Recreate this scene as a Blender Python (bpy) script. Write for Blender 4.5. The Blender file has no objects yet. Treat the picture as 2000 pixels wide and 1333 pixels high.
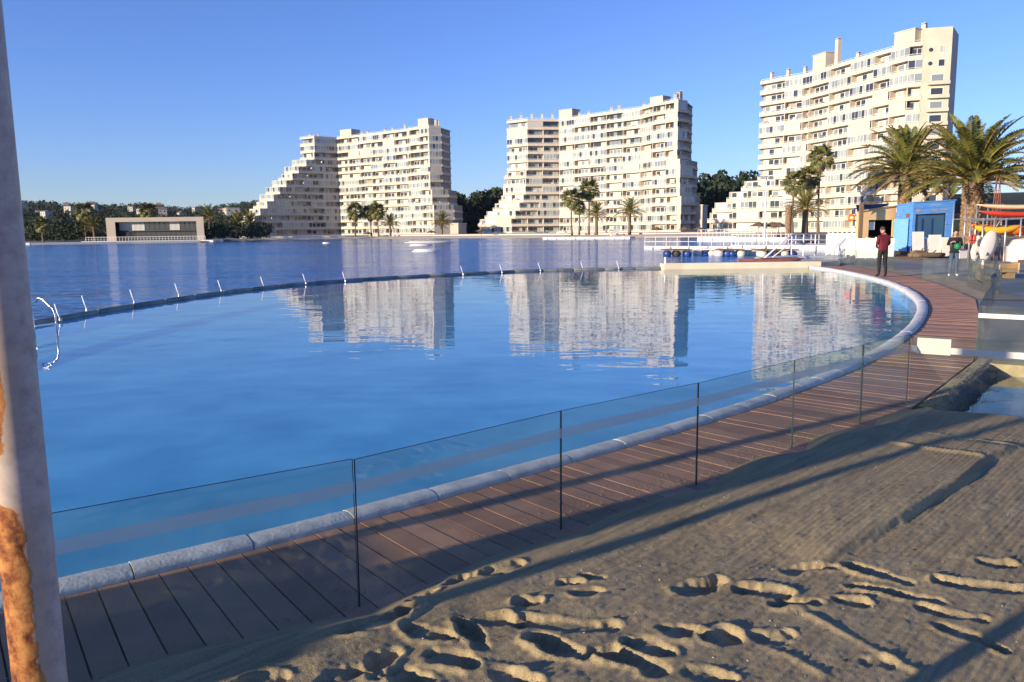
import bpy, bmesh, math, random
import numpy as np
from mathutils import Vector, Matrix
random.seed(7); rng = np.random.default_rng(7)
S = bpy.context.scene; COL = S.collection
# ---------------- camera, sky, sun, exposure ----------------
FPX, CAMZ, ROLL = 1532.0, 1.78, 0.012
TILT = math.atan(214.5 / FPX)
cam_d = bpy.data.cameras.new('camera'); cam = bpy.data.objects.new('camera', cam_d); COL.objects.link(cam)
cam_d.sensor_width = 23.5; cam_d.lens = 23.5 * FPX / 2000; cam_d.clip_start = 0.05; cam_d.clip_end = 9000
cam.matrix_world = Matrix.Translation((0, 0, CAMZ)) @ Matrix.Rotation(math.radians(90) - TILT, 4, 'X') @ Matrix.Rotation(-ROLL, 4, 'Z')
S.camera = cam
SUN_EL, SUN_AZ = math.radians(9.5), math.radians(34.0)      # shadows run toward (cos AZ, sin AZ)
W = bpy.data.worlds.new('World'); S.world = W; W.use_nodes = True
wn = W.node_tree.nodes; wl = W.node_tree.links
sky = wn.new('ShaderNodeTexSky'); sky.sky_type = 'NISHITA'; sky.sun_disc = False
sky.sun_elevation = SUN_EL; sky.sun_rotation = math.atan2(-math.cos(SUN_AZ), -math.sin(SUN_AZ))
sky.altitude = 0; sky.air_density = 1.0; sky.dust_density = 0.0; sky.ozone_density = 2.6
bg = wn['Background']; bg.inputs['Strength'].default_value = 0.086
tint = wn.new('ShaderNodeMixRGB'); tint.blend_type = 'MULTIPLY'; tint.inputs[0].default_value = 1.0; tint.inputs[2].default_value = (0.78, 0.93, 1.62, 1)   # daylight white balance of the camera
wl.new(sky.outputs[0], tint.inputs[1]); wl.new(tint.outputs[0], bg.inputs['Color'])
sun_d = bpy.data.lights.new('sun', 'SUN'); sun_d.energy = 4.6; sun_d.angle = math.radians(0.55); sun_d.color = (1.0, 0.81, 0.58)
sun = bpy.data.objects.new('sun', sun_d); COL.objects.link(sun)
sun.rotation_euler = Vector((math.cos(SUN_AZ) * math.cos(SUN_EL), math.sin(SUN_AZ) * math.cos(SUN_EL), -math.sin(SUN_EL))).to_track_quat('-Z', 'Y').to_euler()
S.view_settings.view_transform = 'Standard'; S.view_settings.look = 'None'
S.view_settings.exposure = 0.90; S.view_settings.gamma = 1.0; S.view_settings.use_curve_mapping = False
S.render.engine = 'CYCLES'; S.cycles.transparent_max_bounces = 24; S.cycles.max_bounces = 8

# ---------------- helpers ----------------
def ray(px, py):
    u = (px - 1000) / FPX; v = -(py - 666.5) / FPX
    c, s = math.cos(ROLL), math.sin(ROLL); x = u * c + v * s; y = -u * s + v * c
    return (x, math.cos(TILT) + y * math.sin(TILT), -math.sin(TILT) + y * math.cos(TILT))
def gnd(px, py, z=0.0):                 # survey: where a sight line meets the level z
    d = ray(px, py); t = (z - CAMZ) / d[2]; return (d[0] * t, d[1] * t)
def at(px, py, Y):                      # survey: point on a sight line at depth Y
    d = ray(px, py); t = Y / d[1]; return (d[0] * t, Y, CAMZ + d[2] * t)

def node_mat(name):
    m = bpy.data.materials.new(name); m.use_nodes = True
    return m, m.node_tree.nodes, m.node_tree.links, m.node_tree.nodes['Principled BSDF']
def mat(name, col, rough=0.7, var=0.12, scale=3.0, col2=None, bump=0.0, bscale=30.0, metal=0.0, spec=0.4, stretch=(1, 1, 1), detail=4, rot=0.0, coords='Object'):
    m, n, l, b = node_mat(name)
    tc = n.new('ShaderNodeTexCoord'); mp = n.new('ShaderNodeMapping'); mp.inputs['Scale'].default_value = stretch
    mp.inputs['Rotation'].default_value = (0, 0, rot)
    l.new(tc.outputs[coords], mp.inputs['Vector'])
    nz = n.new('ShaderNodeTexNoise'); nz.inputs['Scale'].default_value = scale; nz.inputs['Detail'].default_value = detail
    l.new(mp.outputs[0], nz.inputs['Vector'])
    cr = n.new('ShaderNodeValToRGB'); cr.color_ramp.elements[0].position = 0.32; cr.color_ramp.elements[1].position = 0.68
    c2 = col2 if col2 else tuple(min(1, c * (1 + var)) for c in col)
    c1 = col if col2 else tuple(c * (1 - var) for c in col)
    cr.color_ramp.elements[0].color = (*c1, 1); cr.color_ramp.elements[1].color = (*c2, 1)
    l.new(nz.outputs['Fac'], cr.inputs[0]); l.new(cr.outputs[0], b.inputs['Base Color'])
    b.inputs['Roughness'].default_value = rough; b.inputs['Metallic'].default_value = metal
    b.inputs['Specular IOR Level'].default_value = spec
    if bump:
        nb = n.new('ShaderNodeTexNoise'); nb.inputs['Scale'].default_value = bscale; nb.inputs['Detail'].default_value = 5
        l.new(mp.outputs[0], nb.inputs['Vector'])
        bp = n.new('ShaderNodeBump'); bp.inputs['Strength'].default_value = 1.0; bp.inputs['Distance'].default_value = bump
        l.new(nb.outputs['Fac'], bp.inputs['Height']); l.new(bp.outputs[0], b.inputs['Normal'])
    return m

class MB:
    def __init__(s): s.v = []; s.f = []; s.m = []
    def add(s, vs, fs, mi=0):
        o = len(s.v); s.v += [tuple(p) for p in vs]; s.f += [tuple(i + o for i in f) for f in fs]; s.m += [mi] * len(fs); return s
    def box(s, c, sz, rz=0.0, mi=0):
        cx, cy, cz = c; hx, hy, hz = sz[0] / 2, sz[1] / 2, sz[2] / 2; ca, sa = math.cos(rz), math.sin(rz); vs = []
        for z in (-hz, hz):
            for x, y in ((-hx, -hy), (hx, -hy), (hx, hy), (-hx, hy)):
                vs.append((cx + x * ca - y * sa, cy + x * sa + y * ca, cz + z))
        return s.add(vs, [(3, 2, 1, 0), (4, 5, 6, 7), (0, 1, 5, 4), (1, 2, 6, 5), (2, 3, 7, 6), (3, 0, 4, 7)], mi)
    def prism(s, poly, z0, z1, mi=0, top=None):
        n = len(poly); a = sum(poly[i][0] * poly[(i + 1) % n][1] - poly[(i + 1) % n][0] * poly[i][1] for i in range(n))
        if a < 0: poly = poly[::-1]
        s.add([(p[0], p[1], z0) for p in poly] + [(p[0], p[1], z1) for p in poly],
              [tuple(range(n - 1, -1, -1))] + [(i, (i + 1) % n, n + (i + 1) % n, n + i) for i in range(n)], mi)
        s.add([(p[0], p[1], z1) for p in poly], [tuple(range(n))], mi if top is None else top); return s
    def wall(s, p, q, th, z0, z1, mi=0, off=0.0):      # upright slab from p to q, thickness th to the left of p->q
        dx, dy = q[0] - p[0], q[1] - p[1]; L = math.hypot(dx, dy) or 1; nx, ny = -dy / L, dx / L
        P = [(p[0] + nx * off, p[1] + ny * off), (q[0] + nx * off, q[1] + ny * off), (q[0] + nx * (off + th), q[1] + ny * (off + th)), (p[0] + nx * (off + th), p[1] + ny * (off + th))]
        return s.prism(P, z0, z1, mi)
    def tube(s, pts, r, n=8, mi=0, cap=True):
        pts = [Vector(p) for p in pts]; rs = r if isinstance(r, (list, tuple)) else [r] * len(pts); o = len(s.v); up = None
        for i, p in enumerate(pts):
            t = (pts[min(i + 1, len(pts) - 1)] - pts[max(i - 1, 0)]).normalized()
            if up is None: up = Vector((0, 0, 1)) if abs(t.z) < 0.9 else Vector((1, 0, 0))
            a = t.cross(up).normalized(); b = a.cross(t).normalized(); up = b
            for k in range(n):
                th = 2 * math.pi * k / n; s.v.append(tuple(p + (a * math.cos(th) + b * math.sin(th)) * rs[i]))
        for i in range(len(pts) - 1):
            for k in range(n):
                s.f.append((o + i * n + k, o + (i + 1) * n + k, o + (i + 1) * n + (k + 1) % n, o + i * n + (k + 1) % n)); s.m.append(mi)
        if cap:
            s.f.append(tuple(o + k for k in range(n))); s.m.append(mi)
            s.f.append(tuple(o + (len(pts) - 1) * n + k for k in range(n - 1, -1, -1))); s.m.append(mi)
        return s
    def ell(s, c, r, nu=12, nv=8, mi=0, rz=0.0, zmin=-1.0):
        vs = []; fs = []; ca, sa = math.cos(rz), math.sin(rz)
        for j in range(nv + 1):
            ph = -math.pi / 2 + math.pi * j / nv; zz = max(math.sin(ph), zmin)
            for i in range(nu):
                th = 2 * math.pi * i / nu; x = r[0] * math.cos(ph) * math.cos(th); y = r[1] * math.cos(ph) * math.sin(th)
                vs.append((c[0] + x * ca - y * sa, c[1] + x * sa + y * ca, c[2] + r[2] * zz))
        for j in range(nv):
            for i in range(nu): fs.append((j * nu + i, j * nu + (i + 1) % nu, (j + 1) * nu + (i + 1) % nu, (j + 1) * nu + i))
        return s.add(vs, fs, mi)
    def mesh(s, name, mats, smooth=False):
        me = bpy.data.meshes.new(name); me.from_pydata(s.v, [], s.f)
        for m in (mats if isinstance(mats, (list, tuple)) else [mats]): me.materials.append(m)
        me.polygons.foreach_set('material_index', s.m)
        if smooth: me.polygons.foreach_set('use_smooth', [True] * len(s.f))
        me.update(); return me
    def build(s, name, mats, parent=None, smooth=False):
        return link(name, s.mesh(name, mats, smooth), parent)
def link(name, data, parent=None, loc=None, rot=None, scale=None):
    o = bpy.data.objects.new(name, data); COL.objects.link(o)
    if parent is not None: o.parent = parent
    if loc is not None: o.location = loc
    if rot is not None: o.rotation_euler = rot
    if scale is not None: o.scale = scale
    return o
def tag(o, label=None, cat=None, group=None, kind=None):
    if label: o['label'] = label
    if cat: o['category'] = cat
    if group: o['group'] = group
    if kind: o['kind'] = kind
    return o
def thing(name, label, cat, loc=(0, 0, 0), rz=0.0, group=None):
    o = link(name, None, None, loc, (0, 0, rz)); o.empty_display_size = 0.2; return tag(o, label, cat, group)
def catmull(P, step):
    P = [np.array(p, float) for p in P]; Q = [2 * P[0] - P[1]] + P + [2 * P[-1] - P[-2]]; out = []
    for i in range(1, len(Q) - 2):
        n = max(2, int(np.linalg.norm(Q[i + 1] - Q[i]) / step))
        for k in range(n):
            t = k / n; out.append(0.5 * (2 * Q[i] + (Q[i + 1] - Q[i - 1]) * t + (2 * Q[i - 1] - 5 * Q[i] + 4 * Q[i + 1] - Q[i + 2]) * t * t + (3 * Q[i] - Q[i - 1] - 3 * Q[i + 1] + Q[i + 2]) * t ** 3))
    out.append(P[-1]); return out
def resample(path, step):
    path = [np.array(p, float) for p in path]; d = [0.0]
    for a, b in zip(path, path[1:]): d.append(d[-1] + float(np.linalg.norm(b - a)))
    n = max(1, int(round(d[-1] / step))); s = np.linspace(0, d[-1], n + 1); A = np.array(path)
    return [np.array([np.interp(t, d, A[:, k]) for k in range(A.shape[1])]) for t in s]
def rays_to(P, Nrm, line):                # from each P along Nrm to the polyline 'line'
    out = []
    for p, nn in zip(P, Nrm):
        best = None
        for a, b in zip(line, line[1:]):
            e = np.array(b) - np.array(a); den = nn[0] * (-e[1]) + nn[1] * e[0]
            if abs(den) < 1e-9: continue
            w = np.array(a) - p; t = (w[0] * (-e[1]) + w[1] * e[0]) / den; u = (nn[0] * w[1] - nn[1] * w[0]) / den
            if t > 0 and -0.001 <= u <= 1.001 and (best is None or t < best): best = t
        out.append(best)
    return out
def fill_loops(loops, z, name, mt, parent=None):
    bm = bmesh.new(); ed = []
    for L in loops:
        vs = [bm.verts.new((p[0], p[1], p[2] if len(p) > 2 else z)) for p in L]
        ed += [bm.edges.new((vs[i], vs[(i + 1) % len(vs)])) for i in range(len(vs))]
    bmesh.ops.triangle_fill(bm, use_beauty=True, use_dissolve=False, edges=ed, normal=(0, 0, 1))
    bmesh.ops.recalc_face_normals(bm, faces=bm.faces)
    for f in bm.faces:
        if f.normal.z < 0: f.normal_flip()
    me = bpy.data.meshes.new(name); bm.to_mesh(me); bm.free(); me.materials.append(mt)
    return link(name, me, parent)

# ---------------- materials ----------------
M = {}
M['cream'] = mat('cream_render', (0.54, 0.485, 0.395), 0.85, 0.08, 0.35)
M['cream2'] = mat('warm_render', (0.48, 0.435, 0.37), 0.85, 0.10, 0.3)
M['white'] = mat('white_paint', (0.66, 0.645, 0.61), 0.55, 0.05, 2.0)
M['white_metal'] = mat('white_metal', (0.78, 0.78, 0.77), 0.35, 0.05, 4.0)
M['blind'] = mat('white_blind', (0.47, 0.455, 0.40), 0.7, 0.05, 0.8)
M['curtain'] = mat('curtain_behind_glass', (0.40, 0.41, 0.375), 0.35, 0.25, 1.2, stretch=(6, 6, .3), spec=0.6)
M['steel'] = mat('brushed_steel', (0.55, 0.56, 0.57), 0.28, 0.08, 6.0, metal=1.0)
M['galv'] = mat('galvanised_steel', (0.45, 0.45, 0.44), 0.45, 0.1, 6.0, metal=0.7)
M['dark'] = mat('dark_interior', (0.035, 0.035, 0.038), 0.6, 0.3, 1.0)
M['black'] = mat('black_cloth', (0.012, 0.012, 0.014), 0.9, 0.2, 8.0)
M['wood_old'] = mat('weathered_wood', (0.16, 0.11, 0.07), 0.85, 0.3, 4.0, stretch=(1, 6, 6), bump=0.004)
M['concrete'] = mat('plaza_concrete', (0.25, 0.235, 0.21), 0.9, 0.18, 0.7, bump=0.003, bscale=40)
M['dirt'] = mat('dry_ground', (0.17, 0.14, 0.095), 0.95, 0.3, 0.08)
M['beach'] = mat('pale_beach_sand', (0.62, 0.55, 0.44), 0.95, 0.08, 0.4)
M['thatch'] = mat('thatch', (0.15, 0.10, 0.06), 0.95, 0.3, 5.0)
M['red'] = mat('red_plastic', (0.50, 0.05, 0.03), 0.4, 0.12, 1.5)
M['orange'] = mat('orange_plastic', (0.75, 0.17, 0.03), 0.35, 0.12, 1.0)
M['yellow'] = mat('yellow_plastic', (0.80, 0.42, 0.03), 0.35, 0.12, 1.0)
M['hull'] = mat('faded_white_hull', (0.66, 0.63, 0.57), 0.45, 0.10, 0.8)
M['hullcream'] = mat('cream_hull', (0.70, 0.52, 0.32), 0.5, 0.1, 1.0)
M['bluebarrel'] = mat('blue_barrel', (0.015, 0.05, 0.20), 0.4, 0.3, 2.0)
M['beige_hut'] = mat('beige_hut_board', (0.62, 0.41, 0.21), 0.8, 0.07, 0.9)
M['shade_sail'] = mat('dark_blue_awning', (0.02, 0.04, 0.10), 0.8, 0.2, 2.0)
M['platform'] = mat('sandy_concrete', (0.60, 0.53, 0.38), 0.85, 0.12, 1.2, bump=0.003)

def schlick(n, l, f0):
    lw_ = n.new('ShaderNodeLayerWeight'); lw_.inputs['Blend'].default_value = 0.5
    pw_ = n.new('ShaderNodeMath'); pw_.operation = 'POWER'; pw_.inputs[1].default_value = 5.0; l.new(lw_.outputs['Facing'], pw_.inputs[0])
    ma_ = n.new('ShaderNodeMath'); ma_.operation = 'MULTIPLY_ADD'; ma_.inputs[1].default_value = 1 - f0; ma_.inputs[2].default_value = f0; l.new(pw_.outputs[0], ma_.inputs[0])
    return lw_, ma_
def glass_pane(name, base, tint=0.5, rough=0.08):
    m, n, l, b = node_mat(name); b.inputs['Base Color'].default_value = (*base, 1); b.inputs['Roughness'].default_value = rough
    b.inputs['Specular IOR Level'].default_value = 0.9; return m
M['glass_dark'] = glass_pane('window_glass_dark', (0.035, 0.04, 0.045))
M['glass_blue'] = glass_pane('window_glass_pale', (0.20, 0.23, 0.24))
M['glass_white'] = mat('glazing_over_curtain', (0.31, 0.345, 0.325), 0.15, 0.35, 0.9, stretch=(4, 4, .4), spec=0.8)

# clear sheet glass of the fences
m, n, l, b = node_mat('clear_sheet_glass'); n.remove(b); out = n['Material Output']
lw0, fr = schlick(n, l, 0.045)
tr = n.new('ShaderNodeBsdfTransparent'); tr.inputs['Color'].default_value = (0.90, 0.95, 0.925, 1)
gl = n.new('ShaderNodeBsdfGlossy'); gl.inputs['Roughness'].default_value = 0.01
df = n.new('ShaderNodeBsdfDiffuse'); df.inputs['Color'].default_value = (0.55, 0.53, 0.48, 1)       # dust and salt film
nz = n.new('ShaderNodeTexNoise'); nz.inputs['Scale'].default_value = 2.2; nz.inputs['Detail'].default_value = 6; nz.inputs['Distortion'].default_value = .6
tcg = n.new('ShaderNodeTexCoord'); l.new(tcg.outputs['Object'], nz.inputs['Vector'])
mr = n.new('ShaderNodeMapRange'); mr.inputs[1].default_value = .35; mr.inputs[2].default_value = .75; mr.inputs[3].default_value = .01; mr.inputs[4].default_value = .05
l.new(nz.outputs['Fac'], mr.inputs[0])
m1 = n.new('ShaderNodeMixShader'); m2 = n.new('ShaderNodeMixShader')
l.new(mr.outputs[0], m1.inputs[0]); l.new(tr.outputs[0], m1.inputs[1]); l.new(df.outputs[0], m1.inputs[2])
l.new(fr.outputs[0], m2.inputs[0]); l.new(m1.outputs[0], m2.inputs[1]); l.new(gl.outputs[0], m2.inputs[2]); l.new(m2.outputs[0], out.inputs[0])
M['sheet'] = m
M['sheet_edge'] = mat('green_glass_edge', (0.045, 0.075, 0.068), 0.5, 0.2, 5.0, spec=0.15)
m, n, l, b = node_mat('white_film_tape'); out = n['Material Output']
b.inputs['Base Color'].default_value = (0.66, 0.64, 0.58, 1); b.inputs['Roughness'].default_value = .6
tr = n.new('ShaderNodeBsdfTransparent'); mx = n.new('ShaderNodeMixShader'); mx.inputs[0].default_value = 0.62
l.new(tr.outputs[0], mx.inputs[1]); l.new(b.outputs[0], mx.inputs[2]); l.new(mx.outputs[0], out.inputs[0]); M['tape'] = m
M['tape_sunlit'] = m.copy(); M['tape_sunlit'].name = 'white_film_tape_sunlit'; M['tape_sunlit'].node_tree.nodes['Mix Shader'].inputs[0].default_value = .9  # same film tape made denser, so direct sun is put into its whiteness

def ripple(n, l, layers, target, calm=None):
    tc = n.new('ShaderNodeTexCoord'); prev = None
    for sc, dist, stx, sty, det in layers:
        mp = n.new('ShaderNodeMapping'); mp.inputs['Scale'].default_value = (stx, sty, 1); l.new(tc.outputs['Object'], mp.inputs['Vector'])
        mp.inputs['Rotation'].default_value = (0, 0, 0.25 + 0.4 * len(n) % 1)
        nz = n.new('ShaderNodeTexNoise'); nz.inputs['Scale'].default_value = sc; nz.inputs['Detail'].default_value = det; l.new(mp.outputs[0], nz.inputs['Vector'])
        bp = n.new('ShaderNodeBump'); bp.inputs['Distance'].default_value = dist; bp.inputs['Strength'].default_value = 1.0
        l.new(nz.outputs['Fac'], bp.inputs['Height'])
        if calm:
            cn = n.new('ShaderNodeTexNoise'); cn.inputs['Scale'].default_value = calm; cn.inputs['Detail'].default_value = 2
            mp2 = n.new('ShaderNodeMapping'); mp2.inputs['Scale'].default_value = (0.35, 1.6, 1); l.new(tc.outputs['Object'], mp2.inputs['Vector']); l.new(mp2.outputs[0], cn.inputs['Vector'])
            r = n.new('ShaderNodeMapRange'); r.inputs[1].default_value = .35; r.inputs[2].default_value = .65; r.inputs[3].default_value = .45; r.inputs[4].default_value = 1.0
            l.new(cn.outputs['Fac'], r.inputs[0]); l.new(r.outputs[0], bp.inputs['Strength'])
        if prev: l.new(prev.outputs[0], bp.inputs['Normal'])
        prev = bp
    for t in target: l.new(prev.outputs[0], t)

m, n, l, b = node_mat('pool_water'); n.remove(b); out = n['Material Output']
lw0, fr = schlick(n, l, 0.02)
tr = n.new('ShaderNodeBsdfTransparent'); tr.inputs['Color'].default_value = (0.74, 0.90, 0.97, 1)
gl = n.new('ShaderNodeBsdfGlossy'); gl.inputs['Roughness'].default_value = 0.015
mx = n.new('ShaderNodeMixShader'); l.new(fr.outputs[0], mx.inputs[0]); l.new(tr.outputs[0], mx.inputs[1]); l.new(gl.outputs[0], mx.inputs[2]); l.new(mx.outputs[0], out.inputs[0])
ripple(n, l, [(0.9, 0.012, 0.7, 1.5, 2), (4.0, 0.0016, 0.7, 1.4, 2)], [lw0.inputs['Normal'], gl.inputs['Normal']], calm=0.12)
M['pool_water'] = m
m, n, l, b = node_mat('lagoon_water'); n.remove(b); out = n['Material Output']; lw0, fr = schlick(n, l, 0.02)
tr = n.new('ShaderNodeBsdfTransparent'); tr.inputs['Color'].default_value = (0.70, 0.88, 0.97, 1); gl = n.new('ShaderNodeBsdfGlossy'); gl.inputs['Roughness'].default_value = 0.09
mx = n.new('ShaderNodeMixShader'); l.new(fr.outputs[0], mx.inputs[0]); l.new(tr.outputs[0], mx.inputs[1]); l.new(gl.outputs[0], mx.inputs[2]); l.new(mx.outputs[0], out.inputs[0])
ripple(n, l, [(0.22, 0.36, 0.35, 1.5, 3), (1.4, 0.20, 0.5, 1.5, 3)], [lw0.inputs['Normal'], gl.inputs['Normal']], calm=0.03)
M['lagoon_water'] = m
M['liner'] = mat('pool_liner', (0.12, 0.50, 0.66), 0.8, 0.1, 0.9, col2=(0.30, 0.78, 0.86), detail=8)
M['lagoon_bed'] = mat('lagoon_liner', (0.014, 0.36, 0.76), 0.8, 0.1, 0.2, col2=(0.025, 0.44, 0.84), detail=6)
M['rustred'] = mat('rust_red_paint', (.26, .09, .05), .7, .2, 3)
# ---------------- shoreline, ground sheet, water ----------------
INNER = [(-2.28, 3.70), (-1.52, 4.25), (-0.98, 4.67), (0.36, 5.80), (1.67, 6.95), (3.04, 8.32), (4.75, 10.27), (6.6, 12.84), (7.93, 14.97), (9.27, 17.38), (10.46, 19.96), (11.62, 23.07), (12.55, 26.29), (13.29, 29.92), (13.75, 33.2), (13.9, 36.3)]
INNER_L = [(-9.9, 8.4), (-8.9, 4.9), (-7.2, 2.9), (-5.0, 2.45), (-3.4, 2.95)]
path_in = catmull(INNER_L + INNER, 0.25)
BOOM = [(13.9, 36.4), (7.28, 37.06), (1.33, 36.08), (-2.06, 33.83), (-5.11, 31.6), (-7.6, 28.3), (-9.05, 24.35), (-9.75, 20.28), (-10.05, 16.38), (-10.2, 12.2), (-9.9, 8.4)]
boom_path = catmull(BOOM[1:], 0.4)
SHORE = [(17.0, 42.5), (20.5, 48.0), (24.5, 58.0), (29.5, 72.5), (38, 100), (48, 140), (59.5, 180), (37, 189), (18, 207), (0, 226), (-22, 243), (-49.5, 257), (-72, 258), (-88.5, 252), (-86, 225), (-73, 201), (-76.6, 197), (-92, 193.5), (-113, 187), (-170, 186), (-240, 170), (-260, 90), (-150, 20), (-60, 2), (-20, 1.5)]
BIG = 5200
def gz(x, y): return -0.05 if y < 60 else -0.05 + min(0.3, (y - 60) * 0.004)
lag_loop = [(p[0], p[1]) for p in path_in[::-3]][::-1] + [(16.0, 39.5)] + SHORE
shore_loop3 = [(x, y, gz(x, y)) for x, y in lag_loop]
g = fill_loops([[(-BIG, -300, -0.05), (BIG, -300, -0.05), (BIG, BIG, 0.3), (-BIG, BIG, 0.3)], shore_loop3, [(3.99, 7.56), (5.72, 6.2), (8.6, 8.6), (6.2, 10.29)]], -0.05, 'ground', M['dirt']); tag(g, kind='structure')
WZ = -0.05
pool_loop = [(p[0], p[1]) for p in path_in[::2]] + [(13.9, 36.4)] + [(p[0], p[1]) for p in boom_path[::2]][1:-1]
# water sits under the coping and the wall: widen the pool loop a little by using the deck side line
pw = fill_loops([pool_loop], WZ, 'pool_water', M['pool_water']); tag(pw, kind='structure')
lagoon_outer = [(-330, -30), (-12.5, -30), (-10.0, 8.3)] + [(p[0], p[1]) for p in boom_path[::-2]][1:] + [(13.9, 36.4), (16.5, 36.6), (90, 60), (130, 200), (60, 320), (-330, 330)]
lw = fill_loops([lagoon_outer], WZ - 0.004, 'lagoon_water', M['lagoon_water']); tag(lw, kind='structure')
lf_ = fill_loops([lagoon_outer], -0.43, 'lagoon_floor', M['lagoon_bed']); tag(lf_, kind='structure')
pf = fill_loops([pool_loop], -0.42, 'pool_floor', M['liner']); tag(pf, kind='structure')
mb = MB(); L = [np.array(p) for p in pool_loop[:len(path_in[::2])]]
for a, c in zip(L, L[1:]): mb.add([(a[0], a[1], -0.43), (c[0], c[1], -0.43), (c[0], c[1], -0.06), (a[0], a[1], -0.06)], [(0, 1, 2, 3)])
tag(mb.build('pool_wall', M['liner']), kind='structure')

# ---------------- coping stones ----------------
M['coping'] = mat('pale_blue_grey_coping', (0.48, 0.485, 0.48), 0.8, 0.16, 9.0, col2=(0.72, 0.715, 0.69), bump=0.0028, bscale=46, detail=8)
vis_start = next(i for i, p in enumerate(path_in) if p[0] > -4.6 and p[1] < 4)
cop_line = resample(path_in, 0.03)
def normals(P):
    N = []
    for i in range(len(P)):
        t = P[min(i + 1, len(P) - 1)] - P[max(i - 1, 0)]; t = t / np.linalg.norm(t); N.append(np.array([t[1], -t[0]]))   # right of travel = deck side
    return N
cop_n = normals(cop_line)
PROF = [(0.0, -0.03), (0.0, 0.018), (-0.010, 0.032), (-0.04, 0.044), (-0.09, 0.050), (-0.145, 0.044), (-0.19, 0.022), (-0.215, -0.015), (-0.225, -0.12), (-0.225, -0.45)]
coping = link('pool_coping', None); tag(coping, 'rounded pale blue-grey stone kerb curving around the swimming pool', 'kerb')
step = 21; i = 0
while i + step < len(cop_line):
    a = cop_line[i]
    mb = MB(); rows = []; near = np.linalg.norm(a) < 12
    idx = list(range(i, i + step + 1, 3 if near else 7)); dz = random.uniform(-.003, .003)
    for kk, j in enumerate(idx):
        p = cop_line[j].copy(); nn = cop_n[j]
        tt = cop_line[min(j + 1, len(cop_line) - 1)] - cop_line[j - 1 if j else 0]; tt = tt / np.linalg.norm(tt)
        sh = 0.004 if kk == 0 else (-0.004 if kk == len(idx) - 1 else 0); drop = 0.0025 if kk in (0, len(idx) - 1) else 0
        for o, z in PROF:
            q = p + nn * o + tt * sh; mb.v.append((q[0], q[1], z + dz - (drop if z > 0 else 0) + (random.uniform(-.0008, .0008) if near else 0)))
    m_ = len(PROF)
    for k in range(len(idx) - 1):
        for c in range(m_ - 1): mb.f.append((k * m_ + c, k * m_ + c + 1, (k + 1) * m_ + c + 1, (k + 1) * m_ + c)); mb.m.append(0)
    c0_ = mb.v[:m_]; c1_ = mb.v[-m_:]; mb.add(c0_, [tuple(range(m_))]); mb.add(c1_, [tuple(range(m_ - 1, -1, -1))])
    o = mb.build('coping_stone', M['coping'], coping, smooth=False)
    for pgn in o.data.polygons: pgn.use_smooth = len(pgn.vertices) == 4
    i += step
# dark bedding joint under the stones and beside the deck
mb = MB()
for a, c in zip(cop_line[::6], cop_line[6::6]): mb.wall(a, c, 0.16, -0.5, 0.010, off=0.03)
mb.build('mortar_bed', mat('grey_mortar', (0.16, 0.16, 0.155), 0.9, 0.2, 6), coping)

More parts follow.
